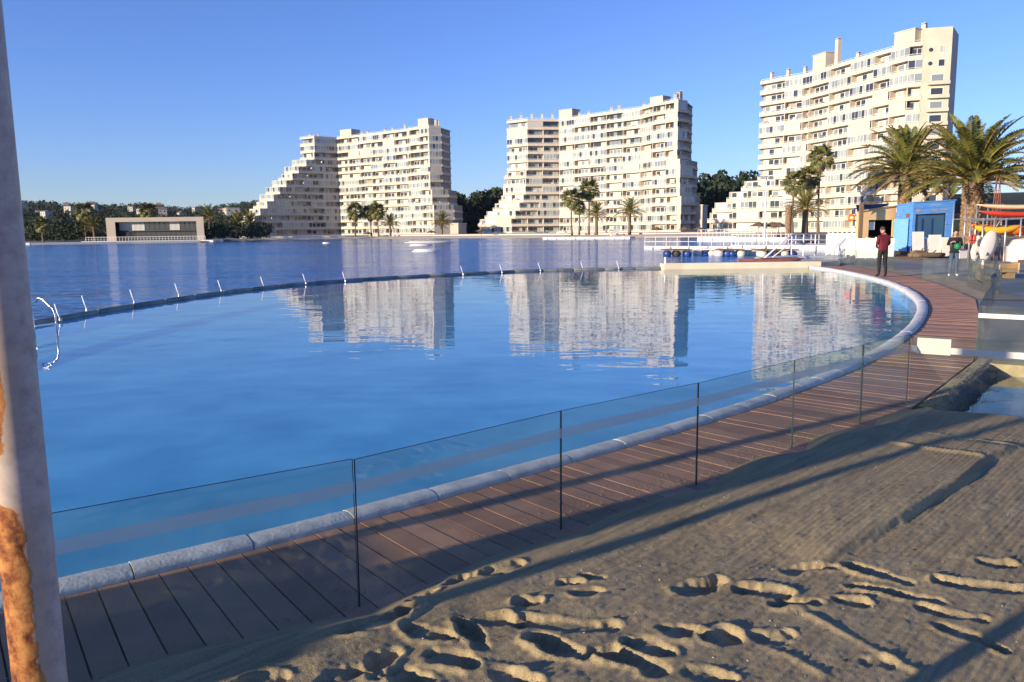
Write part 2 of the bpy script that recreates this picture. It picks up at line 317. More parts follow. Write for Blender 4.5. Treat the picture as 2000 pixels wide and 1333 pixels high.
# ---------------- deck ----------------
OUTER = [(-8.2, -0.6), (-5.0, 0.85), (-3.0, 2.0), (-1.79, 2.82), (-0.75, 3.50), (0.28, 4.40), (1.28, 5.22), (2.27, 6.10), (3.17, 6.90), (3.95, 7.60), (6.15, 10.31), (8.5, 14.1), (11.32, 19.08), (12.19, 21.4), (13.23, 24.36), (14.16, 27.42), (15.0, 31.5), (15.3, 34.0), (15.6, 37.2)]
OUTER_X = [(x + (0.22 if i < 9 else 0), y - (0.25 if i < 9 else 0)) for i, (x, y) in enumerate(OUTER)]     # runs on under the sand
def deck_mat(name, c, seed):
    m, n, l, b = node_mat(name); tc = n.new('ShaderNodeTexCoord'); oi = n.new('ShaderNodeObjectInfo')
    nz = n.new('ShaderNodeTexNoise'); nz.inputs['Scale'].default_value = 2.2; nz.inputs['Detail'].default_value = 8; nz.inputs['Roughness'].default_value = .65; l.new(tc.outputs['Object'], nz.inputs['Vector'])
    cr = n.new('ShaderNodeValToRGB'); cr.color_ramp.elements[0].position = .3; cr.color_ramp.elements[1].position = .72
    cr.color_ramp.elements[0].color = (*[v * .78 for v in c], 1); cr.color_ramp.elements[1].color = (*[v * 1.2 for v in c], 1); l.new(nz.outputs['Fac'], cr.inputs[0])
    mr = n.new('ShaderNodeMapRange'); mr.inputs[3].default_value = .80; mr.inputs[4].default_value = 1.18; l.new(oi.outputs['Random'], mr.inputs[0])
    mu = n.new('ShaderNodeMixRGB'); mu.blend_type = 'MULTIPLY'; mu.inputs[0].default_value = 1; l.new(cr.outputs[0], mu.inputs[1]); l.new(mr.outputs[0], mu.inputs[2])
    # pale dried sand dust in patches
    n2 = n.new('ShaderNodeTexNoise'); n2.inputs['Scale'].default_value = 3.1; n2.inputs['Detail'].default_value = 9; n2.inputs['Roughness'].default_value = .7; l.new(tc.outputs['Object'], n2.inputs['Vector'])
    r2 = n.new('ShaderNodeMapRange'); r2.inputs[1].default_value = .58; r2.inputs[2].default_value = .74; r2.inputs[3].default_value = 0; r2.inputs[4].default_value = .42; l.new(n2.outputs['Fac'], r2.inputs[0])
    mx = n.new('ShaderNodeMixRGB'); l.new(r2.outputs[0], mx.inputs[0]); l.new(mu.outputs[0], mx.inputs[1]); mx.inputs[2].default_value = (.42, .34, .26, 1); l.new(mx.outputs[0], b.inputs['Base Color'])
    b.inputs['Roughness'].default_value = .72; b.inputs['Specular IOR Level'].default_value = .3
    bp = n.new('ShaderNodeBump'); bp.inputs['Distance'].default_value = .002; n3 = n.new('ShaderNodeTexNoise'); n3.inputs['Scale'].default_value = 90; l.new(tc.outputs['Object'], n3.inputs['Vector']); l.new(n3.outputs['Fac'], bp.inputs['Height']); l.new(bp.outputs[0], b.inputs['Normal'])
    return m
M['deck'] = deck_mat('red_brown_deck_board', (0.41, 0.22, 0.135), 1)
deck = link('boardwalk_deck', None); tag(deck, 'red-brown plank boardwalk curving along the edge of the pool', 'boardwalk')
dline = resample([p for p in path_in[max(0, vis_start - 2):]], 0.146); dn = normals(dline); dt = rays_to(dline, dn, OUTER_X)
last = 1.4
for k in range(len(dt)):
    if dt[k] is None or dt[k] > 3.2: dt[k] = last
    last = dt[k]
far = MB(); cnt = 0
for k in range(len(dline) - 1):
    tt = dline[k + 1] - dline[k]; tt = tt / np.linalg.norm(tt); gp = 0.0045 if k < 120 else 0.006
    st = 0.012
    a = dline[k] + dn[k] * st + tt * gp; b_ = dline[k + 1] + dn[k + 1] * st - tt * gp; c = dline[k + 1] + dn[k + 1] * dt[k + 1] - tt * gp; d = dline[k] + dn[k] * dt[k] + tt * gp
    z = random.uniform(-.0025, .0015)
    if cnt < 300:
        MB().prism([a, b_, c, d], -0.035, z).build('deck_board', M['deck'], deck); cnt += 1
    else: far.prism([a, b_, c, d], -0.035, z)
if far.v: tag(far.build('deck_board', M['deck'], deck), kind='stuff')
sub = MB()
for k in range(0, len(dline) - 1):
    sub.add([(*(dline[k] + dn[k] * .01), -.04), (*(dline[k + 1] + dn[k + 1] * .01), -.04), (*(dline[k + 1] + dn[k + 1] * (dt[k + 1] - .02)), -.04), (*(dline[k] + dn[k] * (dt[k] - .02)), -.04)], [(0, 1, 2, 3)])
sub.build('joist_bed', mat('dark_joist', (0.03, 0.025, 0.022), .9), deck)

# ---------------- concrete plaza to the right ----------------
pz = fill_loops([[(6.21, 10.33), (8.5, 14.1), (11.32, 19.08), (12.19, 21.4), (13.23, 24.36), (14.16, 27.42), (15.0, 31.5), (15.3, 34), (15.65, 37.2), (17.2, 42.3), (20.7, 47.8), (24.7, 57.8), (29.7, 72.3), (40, 100), (60, 120), (120, 120), (120, -6), (12, -6), (8.0, 4.4), (5.72, 6.18), (8.62, 8.6)]], -0.02, 'plaza', M['concrete']); tag(pz, kind='structure')
# drifted sand strip beside the far deck
strip = [(11.45, 19.05), (12.3, 21.35), (13.35, 24.3), (14.3, 27.4), (15.15, 31.5), (15.5, 34.0), (15.8, 37.2)]
mb = MB()
for a, c in zip(strip, strip[1:]):
    w = .9 + random.random() * .5
    mb.add([(a[0], a[1], -.006), (a[0] + .9, a[1] - .3, -.006), (c[0] + .9, c[1] - .3, -.006), (c[0], c[1], -.006)], [(0, 1, 2, 3)])
M['drysand'] = mat('blown_sand', (0.34, 0.27, 0.17), .95, .2, 2.0, bump=.01, bscale=20)
tag(mb.build('sand_strip', M['drysand']), kind='structure')

# ---------------- glass fences ----------------
def fence(pts, label, tape_m='tape', tape_z=(0.568, 0.628), h=0.73, z0=-0.03, tape=True, th=0.012):
    f = link('glass_fence', None); tag(f, label, 'glass fence', 'frameless glass fences around the pool')
    for a, c in zip(pts, pts[1:]):
        a = np.array(a); c = np.array(c); e = (c - a) / np.linalg.norm(c - a); a2 = a + e * .003; c2 = c - e * .003; nn = np.array([-e[1], e[0]])
        mb = MB(); lean = random.uniform(-.006, .006); zt = h + random.uniform(-.004, .004)
        P = [a2 - nn * th / 2, c2 - nn * th / 2, c2 + nn * th / 2, a2 + nn * th / 2]
        vs = [(p[0], p[1], z0) for p in P] + [(p[0] + nn[0] * lean, p[1] + nn[1] * lean, zt) for p in P]
        mb.add(vs, [(0, 1, 5, 4), (2, 3, 7, 6)], 0); mb.add(vs, [(3, 2, 1, 0), (4, 5, 6, 7), (1, 2, 6, 5), (3, 0, 4, 7)], 1)
        g_ = mb.build('glass_panel', [M['sheet'], M['sheet_edge']], f)
        if tape:
            t = MB(); o = -nn * (th / 2 + .002); tz = tape_z
            lf = lambda z: nn * (lean * z / h)
            t.add([(*(a2 + o + lf(tz[0])), tz[0]), (*(c2 + o + lf(tz[0])), tz[0]), (*(c2 + o + lf(tz[1])), tz[1]), (*(a2 + o + lf(tz[1])), tz[1])], [(0, 1, 2, 3)])
            t.build('film_stripe', M[tape_m], g_)
    return f
fence([(-4.1, 1.38), (-2.15, 2.62), (-0.75, 3.56), (0.28, 4.51), (1.28, 5.31), (2.27, 6.21), (3.17, 6.99), (3.90, 7.60)], 'low clear glass fence nearest the camera, standing in the sand beside the boardwalk')
fr_ = fence([(3.91, 7.59), (5.25, 6.62), (6.7, 5.55)], 'clear glass fence in front of the small basin, with paper notice and bright white stripe', 'tape_sunlit')
fence([(6.2, 10.36), (8.1, 8.97), (10.0, 7.6)], 'clear glass fence behind the small basin, with white stripe', 'tape_sunlit')
fence([(6.24, 10.42), (7.4, 12.2), (8.6, 14.0), (9.9, 16.2), (11.6, 18.75), (12.65, 21.0), (13.5, 23.2)], 'clear glass fence along the outer edge of the far boardwalk', tape=False)
fence([gnd(1800, 547), gnd(1822, 547.5), gnd(1845, 548), gnd(1868, 548.5), gnd(1891, 549), gnd(1914, 550), gnd(1938, 557), gnd(1952, 575)], 'clear glass fence in front of the person in black, with a round white sticker', tape=False)
fence([(15.9, 32.6), (16.0, 36.5), (15.9, 38.2)], 'clear glass fence panels behind the man in the burgundy jumper', tape=False)
M['notice'] = M['tape'].copy(); M['notice'].name = 'pale_green_film'; M['notice'].node_tree.nodes['Principled BSDF'].inputs['Base Color'].default_value = (.52, .60, .53, 1)
# paper notice and round sticker on the glass
a = np.array([3.91, 7.59]); e = np.array([1.34, -.97]); e = e / np.linalg.norm(e); nn = np.array([e[1], -e[0]])
def on_fence(a, e, s0, s1, z0, z1, off):
    nn = np.array([e[1], -e[0]]); return [(*(a + e * s0 + nn * off), z0), (*(a + e * s1 + nn * off), z0), (*(a + e * s1 + nn * off), z1), (*(a + e * s0 + nn * off), z1)]
pn = MB(); q = on_fence(a, e, .05, .34, .555, .71, .0125); q2 = on_fence(a, e, .05, .34, .555, .71, .0150)
pn.add(q + q2, [(3, 2, 1, 0), (4, 5, 6, 7), (0, 1, 5, 4), (1, 2, 6, 5), (2, 3, 7, 6), (3, 0, 4, 7)])
tag(pn.build('paper_notice', M['notice']), 'pale green rectangular notice stuck on the glass by the basin', 'notice')
c0 = np.array(gnd(1914, 550)); c1 = np.array(gnd(1938, 557)); e = (c1 - c0) / np.linalg.norm(c1 - c0); nn = np.array([e[1], -e[0]]); mb = MB(); vs = []
for o in (.009, .012):
    for k in range(20): q = c0 + e * (.24 + .17 * math.cos(k * math.pi / 10)) + nn * o; vs.append((q[0], q[1], .55 + .15 * math.sin(k * math.pi / 10)))
mb.add(vs, [tuple(range(19, -1, -1)), tuple(range(20, 40))] + [(k, (k + 1) % 20, 20 + (k + 1) % 20, 20 + k) for k in range(20)])
tag(mb.build('round_sticker', M['white']), 'round white sticker on the far glass fence', 'sticker')

# ---------------- small basin with pebbled kerb ----------------
basin = link('foot_basin', None); tag(basin, 'small water basin with pebble-faced kerb behind the glass', 'basin')
M['pebble'] = mat('grey_pebble', (.20, .17, .13), .8, .35, 9.0)
M['pebble_bed'] = mat('pebble_mortar', (.13, .115, .09), .95, .25, 12)
mb = MB(); A = np.array((3.98, 7.56)); B = np.array((6.20, 10.30)); e = (B - A) / np.linalg.norm(B - A); nn = np.array([e[1], -e[0]]); Lk = np.linalg.norm(B - A)
prof = [(0, .005), (.02, .025), (.13, .03), (.20, .0), (.26, -.08), (.28, -.7)]
for k in range(13):
    p = A + e * Lk * k / 12
    for o, z in prof: q = p + nn * o; mb.v.append((q[0], q[1], z + random.uniform(-.008, .008)))
for k in range(12):
    for c in range(5): mb.f.append((k * 6 + c, (k + 1) * 6 + c, (k + 1) * 6 + c + 1, k * 6 + c + 1)); mb.m.append(0)
kb = mb.build('kerb', M['pebble_bed'], basin)
pb = MB()
def pebble(c, r, mb):
    v = [(c[0] + r * a * random.uniform(.8, 1.2), c[1] + r * b * random.uniform(.8, 1.2), c[2] + r * .6 * d) for a, b, d in ((1, 0, 0), (0, 1, 0), (-1, 0, 0), (0, -1, 0), (0, 0, 1), (0, 0, -1))]
    mb.add(v, [(0, 1, 4), (1, 2, 4), (2, 3, 4), (3, 0, 4), (1, 0, 5), (2, 1, 5), (3, 2, 5), (0, 3, 5)])
for _ in range(3800):
    s = random.random() * Lk; o = random.random() * .28; z = np.interp(o, [p[0] for p in prof[:5]] + [.28], [p[1] for p in prof[:5]] + [-.2])
    if o > .25: z = random.uniform(-.22, -.05)
    q = A + e * s + nn * o; pebble((q[0], q[1], z), random.uniform(.008, .017), pb)
tag(pb.build('pebbles', M['pebble'], kb), kind='stuff')
C2 = np.array((8.6, 8.6)); e2 = (C2 - B) / np.linalg.norm(C2 - B); L2 = np.linalg.norm(C2 - B); n2 = np.array([-e2[1], e2[0]])
bw = MB(); bw.wall(C2, B, .30, -.7, .02); bw.add([(*(B), -.02), (*(C2), -.02), (*(C2 + np.array([-.3, -.38])), -.3), (*(B + np.array([-.1, -.5])), -.3)], [(0, 3, 2, 1)]); bwo = bw.build('back_wall', mat('sandy_pebble_mortar', (.42, .33, .19), .9, .2, 8), basin)
pb = MB()
for _ in range(1500):
    s = random.random() * L2; o = random.random() * .5; q = B + e2 * s + np.array([-.2, -.46]) * o / .5; pebble((q[0], q[1], -.02 - .28 * o / .5 + .004), random.uniform(.009, .018), pb)
tag(pb.build('pebbles', mat('yellow_pebble', (.45, .36, .22), .8, .3, 9), bwo), kind='stuff')
bwat = fill_loops([[(3.98, 7.57), (5.72, 6.2), (8.6, 8.6), (6.2, 10.3)]], -.13, 'water_surface', M['pool_water'], basin)
fill_loops([[(3.98, 7.57), (5.72, 6.2), (8.6, 8.6), (6.2, 10.3)]], -.62, 'basin_floor', mat('basin_floor', (.10, .13, .15), .8, .2, 2), basin)
fwl = MB(); fwl.wall((4.0, 7.54), (5.72, 6.2), .10, -.7, -.03, off=0.0); fwl.build('front_wall', M['concrete'], basin)

# ---------------- beach sand (height field) ----------------
FL = np.array([(-9, -1.4), (-4.1, 1.38), (-2.15, 2.62), (-0.75, 3.56), (0.28, 4.51), (1.28, 5.31), (2.27, 6.21), (3.17, 6.99), (3.90, 7.60), (5.25, 6.62), (6.7, 5.55), (10, 3.1), (14, 0.2)])
def seg_dist(X, Y, a, b):
    dx, dy = b[0] - a[0], b[1] - a[1]; L2_ = dx * dx + dy * dy; t = np.clip(((X - a[0]) * dx + (Y - a[1]) * dy) / L2_, 0, 1)
    return np.hypot(X - a[0] - t * dx, Y - a[1] - t * dy), t
def side(X, Y, a, b): return (b[0] - a[0]) * (Y - a[1]) - (b[1] - a[1]) * (X - a[0])
def vnoise(X, Y, sc, seed):
    r = np.random.default_rng(seed); T = r.random((256, 256)); x = X * sc; y = Y * sc; xi = np.floor(x).astype(int); yi = np.floor(y).astype(int); fx = x - xi; fy = y - yi
    fx = fx * fx * (3 - 2 * fx); fy = fy * fy * (3 - 2 * fy); g_ = lambda i, j: T[i % 256, j % 256]
    return (g_(xi, yi) * (1 - fx) + g_(xi + 1, yi) * fx) * (1 - fy) + (g_(xi, yi + 1) * (1 - fx) + g_(xi + 1, yi + 1) * fx) * fy - .5
def sst(a, b, x): t = np.clip((x - a) / (b - a), 0, 1); return t * t * (3 - 2 * t)
nu, nv = 760, 640
tv = np.linspace(0, 1, nv); ys = 1.1 + 7.0 * tv ** 1.35
U = np.linspace(-1, 1, nu)
Xg = np.zeros((nv, nu)); Yg = np.zeros((nv, nu))
for j in range(nv):
    x0 = -3.4 + 0.0 * j; x0 = max(-3.4, -0.9 - ys[j] * .75 + 1.0); x1 = 1.2 + ys[j] * .78; Xg[j] = x0 + (x1 - x0) * (U + 1) / 2; Yg[j] = ys[j]
dmin = np.full(Xg.shape, 1e9); sgn = np.ones(Xg.shape); bul = np.zeros(Xg.shape)
for a, b in zip(FL, FL[1:]):
    d, t = seg_dist(Xg, Yg, a, b); s_ = side(Xg, Yg, a, b); mk = d < dmin - 1e-6; dmin = np.where(mk, d, dmin); sgn = np.where(mk, np.where(s_ > 0, -1, 1), sgn); bul = np.where(mk, np.sin(np.pi * np.clip(t, 0, 1)), bul)
# sign: camera side of the polyline is positive (one corner at the end of the near run needs both tests)
inA = np.ones(Xg.shape, bool)
sA = np.interp(Xg, FL[:9, 0], FL[:9, 1]); sB = np.interp(Xg, FL[8:, 0], FL[8:, 1]); lim = np.where(Xg <= 3.9, sA, sB); sd = np.where(Yg < lim, dmin, -dmin)
leftw = sst(.6, -1.2, Xg)
edge = sd + bul * (.13 + .10 * vnoise(Xg, Yg, 1.1, 3)) + .04 * vnoise(Xg, Yg, 3.3, 4) + leftw * .03
H = -.03 + .105 * sst(-.02, .38, edge) + .02 * sst(.3, 2.2, edge)
H += .018 * vnoise(Xg, Yg, .6, 11) + .004 * vnoise(Xg, Yg, 2.5, 12)
ca, sa = math.cos(math.radians(45)), math.sin(math.radians(45)); al = Xg * ca + Yg * sa; ac = -Xg * sa + Yg * ca
inn = sst(.25, .6, edge)
acw = ac + .06 * vnoise(Xg, Yg, .9, 31) + .004 * vnoise(Xg, Yg, 9, 32)
rk_ = sst(-.25, .15, vnoise(al * .35, ac * 1.6, 1.0, 33))
H += inn * rk_ * .0017 * np.sin(acw * 2 * np.pi / .034) * (.4 + 1.6 * np.clip(vnoise(al * .5, acw, 5, 34) + .4, 0, 1))
H += inn * (.0058 * vnoise(al * .22, acw, 16, 21) + .0044 * vnoise(al * .3, acw, 36, 22) + .0022 * vnoise(al * .4, acw, 75, 25) + .007 * vnoise(al * .25, acw, 4, 23)) * (0.6 + .8 * sst(-.3, .3, vnoise(Xg, Yg, .7, 24)))
def stepline(px, hgt, w, soft=.03, reach=.55):
    global H
    P = [gnd(*p, .05) for p in px]; dm = np.full(Xg.shape, 1e9); sg = np.zeros(Xg.shape); en = np.zeros(Xg.shape)
    for k, (a, b) in enumerate(zip(P, P[1:])):
        d, t = seg_dist(Xg, Yg, a, b); mk = d < dm; dm = np.where(mk, d, dm); sg = np.where(mk, np.sign(side(Xg, Yg, a, b)), sg); en = np.where(mk, (k + t) / (len(P) - 1), en)
    s_ = dm * sg + .018 * vnoise(Xg, Yg, 3, 77) + .005 * vnoise(Xg, Yg, 11, 78); fade = sst(0, .4, en) * sst(1, .88, en)
    H += fade * hgt * sst(-soft, soft, s_) * np.exp(-(s_ / reach) ** 2)
def ridge(px, hgt, w):
    global H
    P = [gnd(*p, .05) for p in px]; dm = np.full(Xg.shape, 1e9); en = np.zeros(Xg.shape)
    for k, (a, b) in enumerate(zip(P, P[1:])):
        d, t = seg_dist(Xg, Yg, a, b); mk = d < dm; dm = np.where(mk, d, dm); en = np.where(mk, (k + t) / (len(P) - 1), en)
    H += hgt * np.exp(-(dm / w) ** 2) * (.7 + .9 * vnoise(Xg, Yg, 9, 79)) * sst(0, .1, en) * sst(1, .9, en)
WX = .030 * vnoise(Xg, Yg, 4.5, 41) + .018 * vnoise(Xg, Yg, 12, 42) + .010 * vnoise(Xg, Yg, 30, 43); WY = .030 * vnoise(Xg, Yg, 4.5, 44) + .018 * vnoise(Xg, Yg, 12, 45) + .010 * vnoise(Xg, Yg, 30, 46)
def stamp(px, w, dep, rim=.32):
    global H
    a, b = [np.array(gnd(*p, .05)) for p in px]; L_ = np.linalg.norm(b - a); e = (b - a) / (L_ + 1e-6); R_ = random.Random(int(px[0][0] * 7 + px[0][1])); q = np.full(Xg.shape, 9.0)
    XX, YY = Xg + WX, Yg + WY; n_ = max(2, int(L_ / (w * .9)) + 1); bend = R_.uniform(-.5, .5) * w
    for k in range(n_):
        f = k / (n_ - 1); c = a + (b - a) * f + np.array([-e[1], e[0]]) * (bend * math.sin(math.pi * f) + R_.uniform(-.15, .15) * w); rw = w * (.72 + .5 * abs(math.sin(f * 3.0 + R_.random()))) * R_.uniform(.9, 1.1); q = np.minimum(q, np.hypot(XX - c[0], YY - c[1]) / rw)
    along = ((XX - a[0]) * e[0] + (YY - a[1]) * e[1]) / (L_ + 1e-6); ac_ = (-(XX - a[0]) * e[1] + (YY - a[1]) * e[0]) / w
    dd = dep * (1 + .5 * np.sin(along * 4 + R_.random() * 6)) * R_.uniform(.75, 1.2)
    H += -dd * (1 - sst(.62, 1.08, q)) + dd * rim * np.clip(.6 + .5 * ac_ * R_.choice([-1, 1]) + 1.2 * vnoise(Xg, Yg, 5, 8), .05, 1.5) * np.exp(-((q - 1.3) / .28) ** 2)
stepline([(1560, 1135), (1640, 1098), (1760, 1035), (1870, 965), (1930, 915), (2010, 880)], .055, .1, soft=.022)
stepline([(1300, 1100), (1480, 1020), (1600, 970), (1760, 900)], .016, .1, soft=.012, reach=.3)
ridge([(1640, 850), (1720, 868), (1820, 895), (1935, 918)], .028, .035)
ridge([(1720, 838), (1860, 862), (2010, 890)], .014, .03)
ridge([(1560, 1205), (1640, 1250), (1720, 1295), (1830, 1350)], .013, .022)
ridge([(1480, 1275), (1560, 1310), (1620, 1345)], .010, .022)
for px, w, dep in [
    ([(690, 1240), (800, 1195)], .075, .050), ([(815, 1172), (850, 1160)], .05, .035), ([(885, 1142), (925, 1128)], .05, .035), ([(950, 1125), (1010, 1108)], .05, .03), ([(1030, 1188), (1050, 1188)], .045, .04),
    ([(1100, 1150), (1125, 1150)], .05, .035), ([(1145, 1132), (1170, 1140)], .045, .03), ([(1125, 1172), (1160, 1168)], .045, .035), ([(1340, 1165), (1400, 1145)], .055, .045), ([(1450, 1165), (1530, 1170)], .06, .05), ([(1520, 1195), (1585, 1190)], .055, .05),
    ([(1540, 1125), (1620, 1118)], .045, .035), ([(1665, 1118), (1770, 1150)], .05, .045), ([(1670, 1158), (1830, 1190)], .04, .04), ([(1925, 1115), (1970, 1120)], .05, .045), ([(1840, 1152), (2010, 1168)], .045, .045), ([(1640, 1188), (1680, 1195)], .05, .03),
    ([(1840, 1240), (1950, 1285)], .045, .045), ([(1810, 1205), (1920, 1225)], .035, .03), ([(940, 1222), (1020, 1230)], .045, .035), ([(1040, 1225), (1190, 1240)], .045, .035), ([(1050, 1260), (1140, 1300)], .055, .05), ([(1170, 1290), (1280, 1325)], .055, .055), ([(1230, 1270), (1290, 1290)], .05, .045),
    ([(1300, 1245), (1350, 1250)], .06, .045), ([(1380, 1260), (1430, 1262)], .06, .05), ([(1490, 1262), (1540, 1258)], .05, .03), ([(800, 1240), (870, 1255)], .05, .045), ([(900, 1225), (935, 1275)], .05, .05), ([(845, 1290), (915, 1310)], .06, .05), ([(760, 1285), (735, 1330)], .06, .055), ([(790, 1325), (830, 1340)], .06, .05),
    ([(690, 1320), (640, 1345)], .06, .05), ([(980, 1330), (1040, 1345)], .05, .04), ([(1350, 1330), (1420, 1345)], .05, .035), ([(1700, 1310), (1740, 1318)], .04, .02), ([(540, 1345), (480, 1370)], .06, .04)]:
    stamp(px, w * .92, dep * .62)
stampmask = vnoise(Xg, Yg, 3.0, 90)
H += inn * sst(3.9, 3.1, Yg) * (.016 * vnoise(Xg + WX, Yg + WY, 6.5, 91) * sst(1.0, .1, Xg) + .003 * vnoise(Xg, Yg, 15, 92))
H += .0028 * vnoise(Xg, Yg, 60, 93) * inn + .0012 * vnoise(Xg, Yg, 150, 95) * inn
H = np.where(edge < 0, np.minimum(H, -.03 + .35 * edge), H)
# stays below the basin on the far side of the right-hand fence
H = np.where((Yg > sB) & (Xg > 3.9), np.minimum(H, -.03 - .6 * sst(.02, .12, -sd)), H)
verts = np.stack([Xg, Yg, H], -1).reshape(-1, 3)
ii = (np.arange(nv - 1)[:, None] * nu + np.arange(nu - 1)[None]).reshape(-1); faces = np.stack([ii, ii + 1, ii + nu + 1, ii + nu], -1)
keep = (verts[faces][:, :, 2].max(1) > -.028); faces = faces[keep]
used = np.unique(faces); remap = np.full(len(verts), -1); remap[used] = np.arange(len(used)); verts2 = verts[used]; faces = remap[faces]
me = bpy.data.meshes.new('beach_sand'); me.vertices.add(len(verts2)); me.vertices.foreach_set('co', verts2.astype(np.float32).ravel()); me.loops.add(faces.size); me.loops.foreach_set('vertex_index', faces.astype(np.int32).ravel())
me.polygons.add(len(faces)); me.polygons.foreach_set('loop_start', np.arange(0, faces.size, 4, dtype=np.int32)); me.polygons.foreach_set('loop_total', np.full(len(faces), 4, dtype=np.int32)); me.polygons.foreach_set('use_smooth', np.ones(len(faces), bool)); me.update(calc_edges=True); me.validate()
m, n, l, b = node_mat('beach_sand'); tc = n.new('ShaderNodeTexCoord')
nz = n.new('ShaderNodeTexNoise'); nz.inputs['Scale'].default_value = 260; nz.inputs['Detail'].default_value = 3; l.new(tc.outputs['Object'], nz.inputs['Vector'])
cr = n.new('ShaderNodeValToRGB'); cr.color_ramp.elements[0].position = .3; cr.color_ramp.elements[1].position = .7; cr.color_ramp.elements[0].color = (.20, .158, .09, 1); cr.color_ramp.elements[1].color = (.47, .385, .225, 1); l.new(nz.outputs['Fac'], cr.inputs[0])
n2 = n.new('ShaderNodeTexNoise'); n2.inputs['Scale'].default_value = 1.7; n2.inputs['Detail'].default_value = 6; l.new(tc.outputs['Object'], n2.inputs['Vector'])
r2 = n.new('ShaderNodeMapRange'); r2.inputs[3].default_value = .78; r2.inputs[4].default_value = 1.2; l.new(n2.outputs['Fac'], r2.inputs[0])
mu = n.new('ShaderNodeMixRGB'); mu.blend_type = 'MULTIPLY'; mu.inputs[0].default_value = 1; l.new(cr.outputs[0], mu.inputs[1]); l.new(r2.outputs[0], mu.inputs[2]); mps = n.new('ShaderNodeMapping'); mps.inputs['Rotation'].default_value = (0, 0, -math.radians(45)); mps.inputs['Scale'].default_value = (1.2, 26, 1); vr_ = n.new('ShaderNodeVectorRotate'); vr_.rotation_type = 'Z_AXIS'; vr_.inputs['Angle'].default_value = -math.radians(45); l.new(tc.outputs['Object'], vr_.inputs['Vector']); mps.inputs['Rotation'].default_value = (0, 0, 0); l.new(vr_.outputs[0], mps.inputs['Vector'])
ns_ = n.new('ShaderNodeTexNoise'); ns_.inputs['Scale'].default_value = 1.0; ns_.inputs['Detail'].default_value = 5; l.new(mps.outputs[0], ns_.inputs['Vector']); rs_ = n.new('ShaderNodeMapRange'); rs_.inputs[1].default_value = .3; rs_.inputs[2].default_value = .7; rs_.inputs[3].default_value = .74; rs_.inputs[4].default_value = 1.16; l.new(ns_.outputs['Fac'], rs_.inputs[0])  # streaks along the rake stand for furrow shade, put into the sand colour
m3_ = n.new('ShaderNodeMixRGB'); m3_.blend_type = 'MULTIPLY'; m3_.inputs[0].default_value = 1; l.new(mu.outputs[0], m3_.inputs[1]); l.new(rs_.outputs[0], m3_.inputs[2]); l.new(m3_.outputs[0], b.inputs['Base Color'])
b.inputs['Roughness'].default_value = .95; b.inputs['Specular IOR Level'].default_value = .15
n3 = n.new('ShaderNodeTexNoise'); n3.inputs['Scale'].default_value = 170; n3.inputs['Detail'].default_value = 4; l.new(tc.outputs['Object'], n3.inputs['Vector'])
bp = n.new('ShaderNodeBump'); bp.inputs['Distance'].default_value = .0035; bp.inputs['Strength'].default_value = .9; l.new(n3.outputs['Fac'], bp.inputs['Height']); l.new(bp.outputs[0], b.inputs['Normal'])
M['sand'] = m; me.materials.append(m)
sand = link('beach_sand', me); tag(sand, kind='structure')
def sand_z(x, y): 
    j = int(np.clip(np.searchsorted(ys, y), 0, nv - 1)); i = int(np.clip(np.searchsorted(Xg[j], x), 0, nu - 1)); return float(H[j, i])
# sand behind and beside the camera, out of the fine patch
bs = fill_loops([[(-3.35, 1.16), (-12, -2.6), (-12, -30), (30, -30), (30, -6), (12.5, -6), (8.2, 4.2), (6.9, 5.2), (3.8, 3.2), (2.0, 1.16)]], -.012, 'back_beach', M['drysand']); tag(bs, kind='structure')
# shell fragments
pb = MB()
for _ in range(420):
    y = random.uniform(2.2, 6.2); x = random.uniform(-.3, .78) * y + .4
    if x > 3.9 + (7 - y) * 1.2 or y > np.interp(x, FL[:9, 0], FL[:9, 1]) - .5: continue
    pebble((x, y, sand_z(x, y) + .001), random.choice([.0025, .003, .004, .004, .006]), pb)
tag(pb.build('shell_fragments', mat('shell_bits', (.45, .41, .35), .6, .5, 80)), 'tiny pale shell bits scattered over the raked sand', 'shells', kind='stuff')

pb = MB()
for _ in range(90):
    y = random.uniform(2.3, 6.0); x = random.uniform(-.25, .78) * y + .3
    if y > np.interp(x, FL[:9, 0], FL[:9, 1]) - .35 or x > 3.9 + (7 - y) * 1.2: continue
    z_ = sand_z(x, y) + .002; a_ = random.random() * 6.3; L_ = random.uniform(.006, .03)
    if random.random() < .5: pb.tube([(x, y, z_), (x + L_ * math.cos(a_) * .5, y + L_ * math.sin(a_) * .5, z_ + .003), (x + L_ * math.cos(a_), y + L_ * math.sin(a_), z_)], [.0014, .0018, .001], 5)
    else: pebble((x, y, z_), random.uniform(.004, .008), pb)
tag(pb.build('beach_debris', mat('dark_debris', (.06, .045, .03), .9, .4, 60)), 'dark twig bits and pebbles strewn over the sand', 'debris', kind='stuff')
# blown sand lying on the boards along the fence
pb = MB(); r_ = random.Random(12)
for _ in range(1500):
    k_ = r_.randrange(1, 8); t_ = r_.random(); a_, b_ = FL[k_], FL[k_ + 1]; e_ = (b_ - a_) / np.linalg.norm(b_ - a_); n_ = np.array([-e_[1], e_[0]]); q_ = a_ + (b_ - a_) * t_ + n_ * (.02 + abs(r_.gauss(0, .16)))
    pebble((q_[0], q_[1], .003), r_.uniform(.002, .006), pb)
tag(pb.build('blown_sand_grains', M['drysand']), 'loose sand grains blown over the boards beside the glass', 'sand', kind='stuff')
